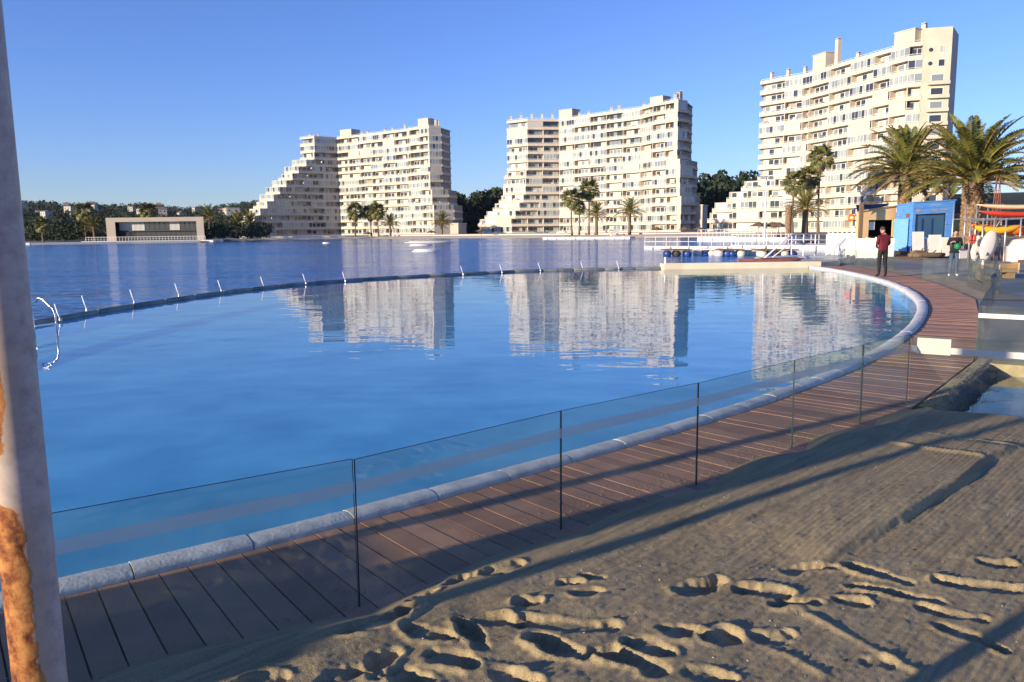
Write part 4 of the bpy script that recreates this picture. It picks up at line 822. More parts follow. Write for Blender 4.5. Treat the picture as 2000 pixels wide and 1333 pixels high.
def scaly_trunk(h, r0, r1, rows, cols):
    mb = MB(); ns = cols * 6; nr = rows * 5
    for j in range(nr + 1):
        t = j / nr; z = h * t
        for i in range(ns):
            a = 2 * math.pi * i / ns; u = i / 6; v = j / 5; row = math.floor(v); fu = (u + .5 * (row % 2)) % 1 - .5; fv = v - row
            bump = max(0, 1 - (abs(fu) * 2) ** 1.6) * (fv ** .7) if fv > 0 else 0
            r = (r0 + (r1 - r0) * t) * (.90 + .16 * bump); mb.v.append((r * math.cos(a), r * math.sin(a), z + .05 * bump))
    for j in range(nr):
        for i in range(ns): mb.f.append((j * ns + i, j * ns + (i + 1) % ns, (j + 1) * ns + (i + 1) % ns, (j + 1) * ns + i)); mb.m.append(0)
    mb.add([(0, 0, h)] + [(r1 * .9 * math.cos(2 * math.pi * i / 12), r1 * .9 * math.sin(2 * math.pi * i / 12), h) for i in range(12)], [(0, 1 + i, 1 + (i + 1) % 12) for i in range(12)])
    return mb
def date_palm(loc, h, label, group, cset, scale, nf, nold, r0, near=False, seed=0, lean=(0, 0)):
    R = random.Random(seed); t = thing('date_palm', label, 'palm tree', loc, R.random() * 6, group); green, old = cset
    if near: scaly_trunk(h + .1, r0, r0 * .92, int(h / .24), 13).build('trunk', M['trunk'], t)
    else:
        N = 9; MB().tube([(lean[0] * (k / N) ** 2, lean[1] * (k / N) ** 2, h * k / N) for k in range(N + 1)], [r0 * (1.15 - .3 * k / N + (.12 if k > N - 2 else 0)) for k in range(N + 1)], 10).build('trunk', M['trunk_far'], t)
    lx, ly = lean
    mb = MB(); mb.ell((lx, ly, h + .0 * scale), (r0 * .95, r0 * .95, .5 * scale), 14, 8); mb.build('crown_heart', M['petiole'], t, True)
    for k in range(nf):
        f = (k + .5) / nf; lv = min(7, int(f * 8)); az = k * 2.399963 + R.uniform(-.2, .2); rr = r0 * (.25 + .7 * f)
        link('frond', R.choice(green[lv]), t, (lx + rr * math.cos(az), ly + rr * math.sin(az), h + (.55 - .6 * f) * scale), (R.uniform(-.25, .25), R.uniform(-.08, .08), az), (scale * R.uniform(.88, 1.08),) * 3)
    for k in range(nold):
        az = k * 2.399963 + 1; link('dry_frond', R.choice(old), t, (lx + r0 * .9 * math.cos(az), ly + r0 * .9 * math.sin(az), h - .15 * scale), (R.uniform(-.3, .3), R.uniform(-.1, .1), az), (scale * R.uniform(.75, .98),) * 3)
    return t
# fan palms
def fan_mesh(name, mt, seed, droop):
    R = random.Random(seed); mb = MB(); pts = [(0, 0, 0), (.5, 0, .02), (1.0, 0, -.06 * droop)]; mb.tube(pts, [.03, .025, .02], 4, 1); c = Vector(pts[-1])
    for k in range(17):
        a = -1.9 + 3.8 * k / 16; ln = .95 * (1 - .25 * abs(a) / 1.9) * R.uniform(.85, 1.05); d = Vector((math.cos(a), math.sin(a), -.12)).normalized(); w = Vector((-math.sin(a), math.cos(a), .25 * (-1) ** k)) * .085
        m1 = c + d * ln * .6; tip = c + d * ln + Vector((0, 0, -ln * (.25 + .35 * droop) * R.uniform(.7, 1.2))); mb.add([c, m1 + w, tip, m1 - w], [(0, 1, 2, 3)], 0)
    return mb.mesh(name, [mt, M['petiole']])
M['fan'] = mat('fan_palm_green', (.05, .075, .022), .6, .35, 1.0, col2=(.17, .165, .05))
FAN = [fan_mesh('fan_leaf', M['fan'], k, .3 + .25 * k) for k in range(4)]; FAND = [fan_mesh('dead_fan', M['frond_old'], 9, 1.4)]
def fan_palm(loc, h, label, group, scale, seed, r0=.24, nf=34):
    R = random.Random(seed); t = thing('fan_palm', label, 'palm tree', loc, R.random() * 6, group); N = 10; bx, by = R.uniform(-.3, .3), R.uniform(-.3, .3)
    MB().tube([(bx * math.sin(k / N * 3), by * (k / N) ** 2, h * k / N) for k in range(N + 1)], [r0 * (1.5 - .75 * min(1, k / 3) if k < 3 else .85 - .1 * k / N) for k in range(N + 1)], 10).build('trunk', M['trunk_far'], t)
    tx, ty = bx * math.sin(3), by
    for k in range(nf):
        f = (k + .5) / nf; el = 1.35 - 2.1 * f; az = k * 2.399963; link('fan_leaf', FAN[min(3, int(f * 4))], t, (tx, ty, h), (R.uniform(-.3, .3), -el, az), (scale * R.uniform(.9, 1.1),) * 3)
    for k in range(9): link('dead_leaf', FAND[0], t, (tx, ty, h - .25 * scale), (0, 1.0 + R.random() * .4, k * 2.4), (scale * .8,) * 3)
    return t
# the two big palms on the right
x, y, z = at(1901, 354, 47.0); date_palm((x, y, -.02), z, 'big date palm at the right edge, thick scaly trunk beside the kayak rack', 'big palms by the blue hut', NEAR, .90, 84, 6, .62, True, 5)
x, y, z = at(1770, 340, 56.0); date_palm((x, y, -.02), z, 'big date palm with shaggy dry skirt rising behind the blue hut', 'big palms by the blue hut', NEAR, .80, 64, 34, .50, True, 8)
g_ = 'palms along the far shore'
def far_date(px, py, Y, label, sc, seed, r0=.33, nf=34, no=8, base=.5): x, y, z = at(px, py, Y); date_palm((x, y, base), z - base, label, g_, MID, sc, nf, no, r0, False, seed)
def far_fan(px, py, Y, label, sc, seed, base=.5): x, y, z = at(px, py, Y); fan_palm((x, y, base), z - base, label, g_, sc, seed)
far_date(863, 436, 262, 'bushy date palm at the right foot of the left tower', 1.25, 21); far_date(762, 438, 262, 'low yellowish date palm in front of the left tower', 1.1, 22)
far_fan(692, 414, 262, 'tall fan palm in front of the left tower, leftmost of three', 1.9, 23); far_fan(724, 416, 264, 'fan palm in front of the left tower, middle of three', 1.7, 24); far_fan(738, 413, 261, 'fan palm in front of the left tower, rightmost of three', 1.8, 25)
far_date(1230, 416, 203, 'round date palm before the middle tower, right of the group', 1.2, 26, .42, 40, 12); far_date(1165, 420, 206, 'round date palm before the middle tower, left of its twin', 1.05, 27, .40, 40, 12)
far_fan(1117, 388, 210, 'tall fan palm before the middle tower, leftmost', 1.75, 28); far_fan(1150, 371, 214, 'tallest fan palm before the middle tower', 1.8, 29); far_fan(1131, 405, 216, 'thin fan palm between the two tall ones at the middle tower', 1.2, 30)
far_fan(1604, 308, 172, 'tallest fan palm in front of the right tower', 1.75, 31); far_fan(1551, 358, 168, 'fan palm left of the tallest one at the right tower', 1.6, 32); far_fan(1580, 348, 174, 'fan palm half hidden between its neighbours at the right tower', 1.6, 33)
far_date(1573, 410, 118, 'short arching date palm in front of the right tower', .95, 34, .42, 40, 8, .1)
far_date(409, 428, 226, 'date palm just right of the pavilion', 1.25, 35, .4); far_date(463, 440, 246, 'date palm at the left foot of the stepped tower, left one', 1.3, 36, .4); far_date(489, 437, 250, 'date palm at the left foot of the stepped tower, right one', 1.3, 37, .4)
far_date(183, 446, 214, 'date palm left of the pavilion beside the tall fan palm', 1.1, 38); far_fan(164, 414, 215, 'tall fan palm left of the pavilion', 1.7, 39); far_fan(82, 440, 205, 'small fan palm at the far left by the quay', 1.3, 40); far_fan(287, 414, 240, 'fan palm rising behind the pavilion roof', 1.7, 41)
x, y, z = at(1541, 402, 116); x0_, y0_ = -5.15, .78; date_palm((x0_, y0_, -.02), 5.6, 'added date palm out of view left of the camera, casting a shadow band', 'palms along the far shore', MID, 1.2, 30, 4, .21, False, 77)  # unseen palm added for the broad shadow band beside the fence
tb = thing('palm_stump', 'bare brown palm trunk beside the short arching date palm', 'palm trunk', (x, y, -.02)); scaly_trunk(z, .42, .5, 16, 10).build('trunk', M['trunk'], tb)

# ---------------- boom wall with slanted posts ----------------
M['boom'] = mat('wet_grey_float', (.10, .115, .115), .6, .4, 1.5, col2=(.26, .27, .25))
boom = link('pool_boom', None); tag(boom, 'dark grey floating boom curving across the water at the pool edge', 'boom')
bl = resample(boom_path, 1.5)
for a, c in zip(bl, bl[1:]):
    e = c - a; L_ = float(np.linalg.norm(e)); q0 = a + e * .012; q1 = c - e * .012
    MB().tube([(q0[0], q0[1], WZ + .01), (q0[0] * .98 + q1[0] * .02, q0[1] * .98 + q1[1] * .02, WZ + .02), (q1[0] * .98 + q0[0] * .02, q1[1] * .98 + q0[1] * .02, WZ + .03), (q1[0], q1[1], WZ + .02)], [.058, .072, .072, .058], 10).build('float_segment', M['boom'], boom, True)
for i, (px, py) in enumerate(((117, 627), (169, 607), (262, 592), (349, 578), (432, 569), (515, 561), (597, 554), (674, 549), (904, 536), (980, 532), (1055, 528), (1138, 525), (1208, 524))):
    x, y = gnd(px, py + 3, WZ); p = thing('boom_post', 'short slanted white post on the boom, number %s from the left' % ('first second third fourth fifth sixth seventh eighth ninth tenth eleventh twelfth thirteenth'.split()[i]), 'post', (x, y, WZ), 0, 'slanted white posts along the boom')
    MB().tube([(.02, 0, .06), (-.03, 0, .20), (-.09, .02, .40)], [.014, .014, .014], 6).build('tube', M['white_metal'], p, True); MB().tube([(.02, 0, .02), (.02, 0, .09)], .035, 8).build('socket', M['galv'], p)
# pool ladder
x, y = gnd(78, 655, WZ); ld = thing('pool_ladder', 'bent steel pool ladder at the left end of the boom', 'ladder', (x, y, WZ), 1.25)
for s in (-.24, .24):
    MB().tube([(s, -.15, -.55), (s, -.15, .36), (s, -.11, .47), (s, .0, .55), (s, .14, .66), (s, .24, .68), (s, .3, .60)], .018, 8).build('side_rail', M['steel'], ld, True)
for z in (-.3, -.05, .2): MB().box((0, -.15, z), (.48, .07, .025)).build('tread', M['steel'], ld)
# ---------------- sandy platform at the far side of the pool ----------------
pl = thing('pool_platform', 'low sand-coloured concrete platform at the far right side of the pool', 'platform')
MB().prism([(7.05, 36.2), (14.3, 36.3), (15.7, 37.6), (16.2, 39.0), (15.4, 39.2), (13.6, 37.5), (7.05, 37.3)], -.6, .20).build('slab', M['platform'], pl)
MB().wall((7.05, 36.2), (14.3, 36.3), .12, .201, .225).build('edge', M['white'], pl)
x, y = gnd(1299, 521, .07); MB().tube([(x, y, .0), (x, y, .50)], .05, 8).build('marker_post', M['white_metal'], pl)

# ---------------- piers, docks and rails in the middle distance ----------------
def rail_run(mb, a, b, z, h, nposts, bars=(1.0,), r=.022):
    a = np.array(a, float); b = np.array(b, float)
    for k in range(nposts):
        p = a + (b - a) * k / (nposts - 1); mb.box((p[0], p[1], z + h / 2), (r * 2, r * 2, h))
    for f in bars: mb.tube([(a[0], a[1], z + h * f), (b[0], b[1], z + h * f)], r, 6)
def dock(name, label, a, b, depth, z0, z1, rail=None, mt='white', cat='dock', group=None):
    t = thing(name, label, cat, (0, 0, 0), 0, group); a = np.array(a); b = np.array(b); mb = MB(); mb.wall(a, b, depth, z0, z1); mb.build('slab', M[mt], t)
    L_ = np.linalg.norm(b - a); n_ = int(L_ / 2.4) + 1
    fd = MB()
    for k in range(n_): p = a + (b - a) * (k + .5) / n_; fd.box((p[0], p[1] - .05, (z0 + z1) / 2), (.12, .1, (z1 - z0) * .9))
    fd.build('fender', M['galv'], t)
    if rail: r_ = MB(); rail_run(r_, a + np.array([.1, .2]), b + np.array([-.1, .2]), z1, rail[0], rail[1], rail[2]); r_.build('railing', M['white_metal'], t)
    return t
dock('floating_pier', 'long low white pier reaching into the lagoon, front left', gnd(1258, 486, -.1), gnd(1440, 487, -.1), 2.2, -.3, .14, (.9, 9, (1, .5)), cat='pier')
dock('floating_pier', 'thicker white pier in front of the railings, joined to the shore', gnd(1427, 488, -.1), gnd(1618, 489, -.1), 2.6, -.3, .30, (.95, 14, (1, .5)), cat='pier')
dock('quay', 'white quay wall with railing before the right tower', gnd(1362, 471, -.1), gnd(1536, 472, -.1), 6.0, -.3, .45, (1.2, 22, (1,)), cat='quay')
dock('quay', 'white quay wall in front of the middle tower terrace', gnd(1060, 468, -.1), gnd(1230, 467, -.1), 3.0, -.3, .35, None, cat='quay')
def raft(px0, px1, py, label, mt, nb, colors):
    a = np.array(gnd(px0, py, WZ)); b = np.array(gnd(px1, py, WZ)); t = thing('barrel_raft', label, 'raft', (0, 0, 0), 0, 'barrel rafts moored by the pier'); L_ = np.linalg.norm(b - a); n_ = max(3, int(L_ / .3))
    for k in range(n_):
        p = a + (b - a) * (k + .5) / n_; MB().box((p[0], p[1] + .9, .36 + random.uniform(-.015, .015)), (L_ / n_ * .9, 2.0, .09)).build('plank', M[mt], t)
    for k in range(nb):
        p = a + (b - a) * (k + random.uniform(.3, .7)) / nb; r = random.uniform(.21, .26)
        MB().tube([(p[0], p[1] + .1, .08), (p[0], p[1] + .14, .08), (p[0], p[1] + .55, .08), (p[0], p[1] + .98, .08), (p[0], p[1] + 1.02, .08)], [r * .93, r, r * 1.02, r, r * .93], 14).build('barrel', M[colors[k % len(colors)]], t, True)
    return t
raft(1300, 1352, 500, 'brown plank raft on blue barrels, leftmost by the pier', 'wood_old', 3, ['bluebarrel', 'dark'])
raft(1358, 1402, 499, 'raft on pale blue and white barrels between two brown ones', 'hull', 3, ['hull', 'bluebarrel'])
raft(1403, 1454, 500, 'brown plank raft on dark blue barrels in the middle', 'wood_old', 4, ['hull', 'bluebarrel', 'bluebarrel'])
raft(1456, 1482, 499, 'short white barrel raft right of the middle one', 'hull', 2, ['hull'])
raft(1484, 1560, 501, 'long raft on grey-blue barrels near the steps', 'wood_old', 5, ['hull', 'bluebarrel', 'dark'])
def kayak(name, label, loc, L_, w, h, rz, mt, tilt=0.0, cockpit=True, group=None, cat='kayak', sheer=.25):
    t = thing(name, label, cat, loc, rz, group); mb = MB(); N = 18; ns = 12
    for k in range(N + 1):
        f = k / N * 2 - 1; ww = w / 2 * max(.04, (1 - abs(f) ** 2.4)); hh = h * (.75 + .25 * (1 - f * f)); zz = sheer * f * f * h * 1.6
        for i in range(ns):
            a = 2 * math.pi * i / ns; y_ = ww * math.cos(a); z_ = hh / 2 * math.sin(a) * (1.0 if math.sin(a) < 0 else .6) * max(.15, (1 - abs(f) ** 5)); mb.v.append((f * L_ / 2, y_ * math.cos(tilt) - z_ * math.sin(tilt), y_ * math.sin(tilt) + z_ * math.cos(tilt) + zz))
    for k in range(N):
        for i in range(ns): mb.f.append((k * ns + i, (k + 1) * ns + i, (k + 1) * ns + (i + 1) % ns, k * ns + (i + 1) % ns)); mb.m.append(0)
    mb.f.append(tuple(range(ns))); mb.m.append(0); mb.f.append(tuple(N * ns + i for i in range(ns - 1, -1, -1))); mb.m.append(0)
    mb.build('hull', M[mt], t, True)
    if cockpit:
        c = MB(); vs = []
        for r_, z_ in ((1, .31), (.8, .345), (.72, .30)): vs += [(L_ * .13 * r_ * math.cos(2 * math.pi * i / 16), w * .30 * r_ * math.sin(2 * math.pi * i / 16), h * z_) for i in range(16)]
        c.add(vs, [(i, (i + 1) % 16, 16 + (i + 1) % 16, 16 + i) for i in range(16)] + [(16 + i, 16 + (i + 1) % 16, 32 + (i + 1) % 16, 32 + i) for i in range(16)] + [tuple(range(32, 48))]); c.build('cockpit', M['dark'], t)
    return t
x, y = gnd(1500, 509, WZ); kayak('kayak', 'long rust-red kayak floating in front of the barrel rafts', (x + .1, y, -.03), 4.0, .75, .34, 0.02, 'rustred', sheer=.12)
# white gangway with handrails
gw = thing('gangway', 'white gangway with sloping handrail beside the rafts', 'gangway'); Yg_ = 47.0
p0 = at(1489, 508, 45.5); p1 = at(1547, 458, 48.5); p2 = at(1616, 457, 49.5)
MB().tube([p0, p1, p2], .045, 8).build('handrail', M['white_metal'], gw, True)
q0 = at(1497, 512, 46.6); q1 = at(1552, 470, 49.5); q2 = at(1616, 469, 50.5)
MB().tube([q0, q1, q2], .035, 8).build('handrail', M['white_metal'], gw, True); MB().tube([at(1547, 478, 48.5), at(1616, 477, 49.5)], .035, 8).build('handrail', M['white_metal'], gw)
for px in (1547, 1570, 1593, 1615): a = at(px, 457, 48.5 + (px - 1547) / 69); MB().tube([(a[0], a[1], -.05), a], .035, 6).build('post', M['white_metal'], gw)
MB().prism([(p0[0], 45.3), (p1[0] + .2, 48.2), (p2[0] + .6, 49.2), (p2[0] + .6, 51), (p1[0], 50), (p0[0], 47)], -.25, .05).build('walkway', M['white'], gw)
# thin white lamp pole
x, y, z = at(1497, 346, 92); lp = thing('lamp_pole', 'slim white lamp pole standing by the piers', 'lamp pole', (x, y, -.1)); z = z + .1
MB().tube([(0, 0, 0), (0, 0, z * .5), (0, 0, z)], [.13, .10, .07], 8).build('pole', M['white_metal'], lp, True); MB().box((0, 0, z + .05), (1.3, .10, .10)).box((.45, -.15, z - .1), (.5, .35, .3), .2).box((-.45, -.15, z - .1), (.5, .35, .3), -.2).build('lamp_head', M['galv'], lp)
# solid white fence panels by the huts
def board_fence(label, pA, pB, z, h, n_, mt='white'):
    t = thing('board_fence', label, 'fence', (0, 0, 0)); pA = np.array(pA); pB = np.array(pB)
    for k in range(n_):
        a = pA + (pB - pA) * k / n_; c = pA + (pB - pA) * (k + 1) / n_; e = (c - a) / np.linalg.norm(c - a); zz = z + random.uniform(-.02, .02)
        MB().wall(a + e * .03, c - e * .03, .05, zz, zz + h).build('panel', M[mt], t); MB().wall(a - e * .03, a + e * .03, .09, z - .1, z + h + .06, off=-.02).build('post', M['white_metal'], t)
    return t
A = at(1617, 470, 52.5); B = at(1672, 470, 49.5); board_fence('white board fence between the gangway and the beige hut', A[:2], B[:2], .02, 1.38, 6)
A = at(1674, 470, 45.5); B = at(1748, 470, 44.5); board_fence('white panel fence in front of the beige hut', A[:2], B[:2], .02, 1.12, 4)
# orange life ring on a striped post
x, y, z = at(1664, 425, 50); lr = thing('life_ring_post', 'orange life ring on a blue and white post left of the beige hut', 'life ring', (x, y, -.02)); h = z
mb = MB(); 
for i in range(24):
    a = 2 * math.pi * i / 24
    for j in range(8): b_ = 2 * math.pi * j / 8; r = .17 + .07 * math.cos(b_); mb.v.append((r * math.cos(a) - .1, 07e-2 * math.sin(b_) - .14, h + r * math.sin(a)))
for i in range(24):
    for j in range(8): mb.f.append((i * 8 + j, ((i + 1) % 24) * 8 + j, ((i + 1) % 24) * 8 + (j + 1) % 8, i * 8 + (j + 1) % 8)); mb.m.append(0)
mb.build('ring', M['orange'], lr, True)
mb = MB()
for k in range(8): mb.tube([(.14, 0, k * (h + .6) / 8), (.14, 0, (k + 1) * (h + .6) / 8)], .06, 8, k % 2)
mb.build('post', [M['white_metal'], M['bluebarrel']], lr)
# ---------------- huts ----------------
def paint(name, c, c2): return mat(name, c, .6, .1, 2.2, col2=c2, stretch=(1, 1, 5), bump=.002)
M['hut_blue'] = paint('blue_painted_board', (.07, .25, .68), (.12, .33, .78)); M['hut_sky'] = paint('light_blue_board', (.16, .43, .80), (.22, .50, .84))
M['hut_glass'] = glass_pane('hut_window_glass', (.03, .10, .20), rough=.12)
hb = thing('blue_kiosk', 'small blue plank kiosk with dark window and worn paint patches, below the palms', 'kiosk'); YB = 46.5
cA = np.array(at(1781, 450, YB)[:2]); cR = np.array(at(1862, 450, YB + .3)[:2]); cL = np.array(at(1749, 450, YB + 2.6)[:2]); hz_ = at(1781, 397, YB)[2]; z0 = .28; zA = hz_; zR = at(1862, 392, YB + .3)[2]; zL = at(1749, 403, YB + 2.6)[2]
back = cR + (cL - cA)
nb = 17
def boards(pa, pb, za, zb, n_, mt, parent, hole=None, th=.035):
    e = (pb - pa); L_ = np.linalg.norm(e); e = e / L_; nn = np.array([e[1], -e[0]])
    for k in range(n_):
        f0, f1 = k / n_, (k + .955) / n_; jit = random.uniform(0, .006)
        spans = [(0, L_)]
        if hole:
            zc = z0 + (za - z0) * (f0 + f1) / 2
            if hole[2] < zc < hole[3]: spans = [(0, hole[0]), (hole[1], L_)]
        for s0, s1 in spans:
            if s1 - s0 < .03: continue
            P = []
            for s in (s0, s1):
                zt_ = za + (zb - za) * s / L_
                for f in (f0, f1):
                    for o in (jit, jit - th): q = pa + e * s + nn * o; P.append((q[0], q[1], z0 + (zt_ - z0) * f))
            MB().add(P, [(0, 2, 6, 4), (5, 7, 3, 1), (0, 4, 5, 1), (2, 3, 7, 6), (0, 1, 3, 2), (4, 6, 7, 5)]).build('board', M[mt], parent)
Lf = np.linalg.norm(cR - cA); zw0, zw1 = at(1810, 464, YB)[2], at(1810, 421, YB)[2]
boards(cA, cR, zA, zR, nb, 'hut_blue', hb, (Lf * .07, Lf * .80, zw0, zw1)); boards(cL, cA, zL, zA, nb, 'hut_blue', hb)
ef = (cR - cA) / Lf; nf_ = np.array([ef[1], -ef[0]])
w0, w1 = cA + ef * Lf * .07, cA + ef * Lf * .80
wf = MB(); wf.wall(w0 - nf_ * .12, w1 - nf_ * .12, .03, zw0, zw1); win = wf.build('window', M['hut_glass'], hb)
for f in (.24, .56): q = w0 + (w1 - w0) * f; MB().wall(q - nf_ * .07, q + ef * .07 - nf_ * .07, .04, zw0, zw1 - .18).build('mullion', M['bluebarrel'], win)
sh = MB(); sh.prism([cA - nf_ * .13 + ef * .14, cR - nf_ * .13, back, cL + (cR - cL) * .06], z0, min(zA, zR, zL) - .05); sh.build('shell', M['dark'], hb)
rf = MB(); o = .06; rp = [cA + nf_ * o - ef * o, cR + nf_ * o + ef * o, back + ef * o, cL - ef * o]; zz = [zA, zR, zR - .1, zL]
rf.add([(p[0], p[1], z) for p, z in zip(rp, zz)] + [(p[0], p[1], z + .06) for p, z in zip(rp, zz)], [(3, 2, 1, 0), (4, 5, 6, 7), (0, 1, 5, 4), (1, 2, 6, 5), (2, 3, 7, 6), (3, 0, 4, 7)]); rf.build('roof', M['hut_blue'], hb)
# faded painted lettering patches above the window (unreadable in the photograph)
M['fade'] = mat('faded_orange_paint', (.30, .24, .28), .7, .3, 9.0, col2=(.50, .30, .22))
def fade(f0, f1, za, zb):      # worn paint patch with a ragged outline
    mb = MB(); nn = 26; vs = []
    for k in range(nn):
        a_ = 2 * math.pi * k / nn; r_ = random.uniform(.62, 1.0); q = cA + ef * Lf * ((f0 + f1) / 2 + (f1 - f0) / 2 * r_ * math.cos(a_)) + nf_ * .014; vs.append((q[0], q[1], (za + zb) / 2 + (zb - za) / 2 * r_ * math.sin(a_)))
    mb.add(vs, [tuple(range(nn))]); mb.build('worn_paint_patch', M['fade'], hb)
zf = at(1820, 411, YB)[2]; fade(.05, .20, zf - .13, zf + .10); fade(.42, .62, zf - .08, zf + .06); fade(.58, .86, zf - .04, zf + .10)
el = (cA - cL) / np.linalg.norm(cA - cL); nl_ = np.array([el[1], -el[0]]); dz1 = at(1762, 428, YB + 1.5)[2]
dmb = MB(); d0, d1 = cL + el * .05 + nl_ * .03, cA - el * .35 + nl_ * .03; dmb.wall(d1 + nl_ * .06, d0 + nl_ * .06, .05, z0 + .03, dz1); dr = dmb.build('door', M['hut_sky'], hb); 
q = d1 - el * .25 + nl_ * .07; MB().box((q[0], q[1], z0 + 1.0), (.05, .05, .16)).build('handle', M['dark'], dr)
q0, q1 = cA - el * .95 + nl_ * .012, cA - el * .45 + nl_ * .012; MB().wall(q1 + nl_ * .01, q0 + nl_ * .01, .02, dz1 + .08, dz1 + .30).build('vent', M['wood_old'], hb)
pm = MB(); pm.prism([cA + nf_ * 2.0 - ef * 2.8, cR + nf_ * 2.0 + ef * 1.2, back + ef * 1.2, cL - ef * .4], -.03, .10); pm.build('platform', M['wood_old'], hb)
ps = MB(); ps.prism([cA + nf_ * .05, cR + nf_ * .05, back, cL], .10, z0); ps.build('plinth', M['dark'], hb)

bh = thing('beige_kiosk', 'beige kiosk with sloping roof and dark serving hatch beside the blue kiosk', 'kiosk'); Y2 = 49.4
a = np.array(at(1674, 440, Y2 - .3)[:2]); c = np.array(at(1749, 440, Y2)[:2]); za, zc = at(1674, 415, Y2)[2], at(1749, 403, Y2)[2]; e = (c - a) / np.linalg.norm(c - a); L_ = np.linalg.norm(c - a); nn = np.array([e[1], -e[0]])
zo0, zo1 = at(1720, 465, Y2)[2], at(1720, 430, Y2)[2]; s0, s1 = L_ * .30, L_ * .93
def slab(s_a, s_b, zlo, zhiA, zhiB, parent, nm='wall', mt='beige_hut', off=0.0, th=.12):
    p, q = a + e * s_a + nn * off, a + e * s_b + nn * off; p2, q2 = p - nn * th, q - nn * th
    MB().add([(*p, zlo), (*q, zlo), (*q2, zlo), (*p2, zlo), (*p, zhiA), (*q, zhiB), (*q2, zhiB), (*p2, zhiA)], [(3, 2, 1, 0), (4, 5, 6, 7), (0, 1, 5, 4), (1, 2, 6, 5), (2, 3, 7, 6), (3, 0, 4, 7)]).build(nm, M[mt], parent)
zt = lambda s: za + (zc - za) * s / L_
slab(0, s0, 0, zt(0), zt(s0), bh); slab(s0, s1, 0, zo0, zo0, bh); slab(s0, s1, zo1, zt(s0), zt(s1), bh); slab(s1, L_, 0, zt(s1), zt(L_), bh)
ab = np.array(at(1679, 440, Y2 + 3)[:2]); MB().wall(ab, a, .1, 0, za - .03).build('wall', M['beige_hut'], bh)
bR = np.array(at(1756, 440, Y2 + 3)[:2]); MB().wall(ab, bR, .1, 0, za - .03).build('wall', M['dark'], bh); MB().wall(c, bR, .1, 0, za - .03).build('wall', M['dark'], bh)
slab(s0, s1, zo0, zo0 + .06, zo0 + .06, bh, 'counter', 'wood_old', .22, .5)
rp = [a + nn * .15 - e * .15, c + nn * .15, bR, ab]; rz_ = [za, zc, zc, za]
MB().add([(p[0], p[1], z + .005) for p, z in zip(rp, rz_)] + [(p[0], p[1], z + .07) for p, z in zip(rp, rz_)], [(3, 2, 1, 0), (4, 5, 6, 7), (0, 1, 5, 4), (1, 2, 6, 5), (2, 3, 7, 6), (3, 0, 4, 7)]).build('roof', M['beige_hut'], bh)
# menu boards seen inside the hatch
q = a + e * (s0 + .35) + nn * -.3; MB().box((q[0], q[1], zo0 + .75), (.42, .06, .5), math.atan2(e[1], e[0])).build('menu_board', M['white'], bh)
sw = MB(); p0 = at(1672, 402, 48.2); p1 = at(1736, 399, 49.0); p2 = at(1674, 413, 48.4); 
sw.add([p0, p1, (p1[0], p1[1] + .3, p1[2] - .12), p2, (p0[0], p0[1] + .03, p0[2]), (p1[0], p1[1] + .03, p1[2])], [(0, 3, 2, 1)])
sw.tube([p0, p1], .05, 6); awn = sw.build('awning', M['shade_sail'], bh)
p = at(1683, 397, 48.1); MB().box((p[0], p[1], p[2] / 2), (.20, .20, p[2])).build('post', M['wood_old'], bh)
for px in (1696, 1708, 1722, 1733, 1755): p = at(px, 396, 51.5); q = at(px, 412, 51.5); MB().tube([q, p], .035, 6).build('rail_post', M['wood_old'], bh)
MB().tube([at(1686, 396, 51.5), at(1757, 393, 51.5)], .04, 6).build('roof_rail', M['wood_old'], bh)
# things standing in front of the blue kiosk
def slab_thing(name, label, cat, px0, px1, pyt, Y, mt, lean=.12, group=None):
    p = np.array(at(px0, 480, Y)[:2]); q = np.array(at(px1, 480, Y)[:2]); zt_ = at((px0 + px1) / 2, pyt, Y)[2]; t = thing(name, label, cat, ((p[0] + q[0]) / 2, Y, .10), 0, group); w = q[0] - p[0]; h = zt_ - .10
    MB().add([(-w / 2, 0, .0), (w / 2, 0, .0), (w / 2, lean * h, h), (-w / 2, lean * h, h), (-w / 2, .05, .0), (w / 2, .05, .0), (w / 2, lean * h + .05, h), (-w / 2, lean * h + .05, h)], [(0, 1, 2, 3), (7, 6, 5, 4), (3, 2, 6, 7), (1, 0, 4, 5), (1, 5, 6, 2), (0, 3, 7, 4)]).build('panel', M[mt], t)
    for s in (-1, 1): MB().tube([(s * w * .4, .06, .02), (s * w * .4, .5, .02), (s * w * .4, lean * h + .06, h * .8)], .02, 5).build('leg', M['galv'], t)
    return t
slab_thing('leaning_board', 'tall white board leaning under the blue kiosk window, left', 'board', 1784, 1806, 453, 44.6, 'white'); slab_thing('leaning_board', 'low white board between the two bigger white boards', 'board', 1806, 1815, 466, 44.8, 'white'); slab_thing('leaning_board', 'wide white board leaning under the blue kiosk window, right', 'board', 1816, 1840, 459, 44.4, 'white'); slab_thing('leaning_board', 'white board behind the person in black', 'board', 1843, 1858, 464, 44.2, 'hull', .3)
lg = 'weathered logs in front of the blue kiosk'
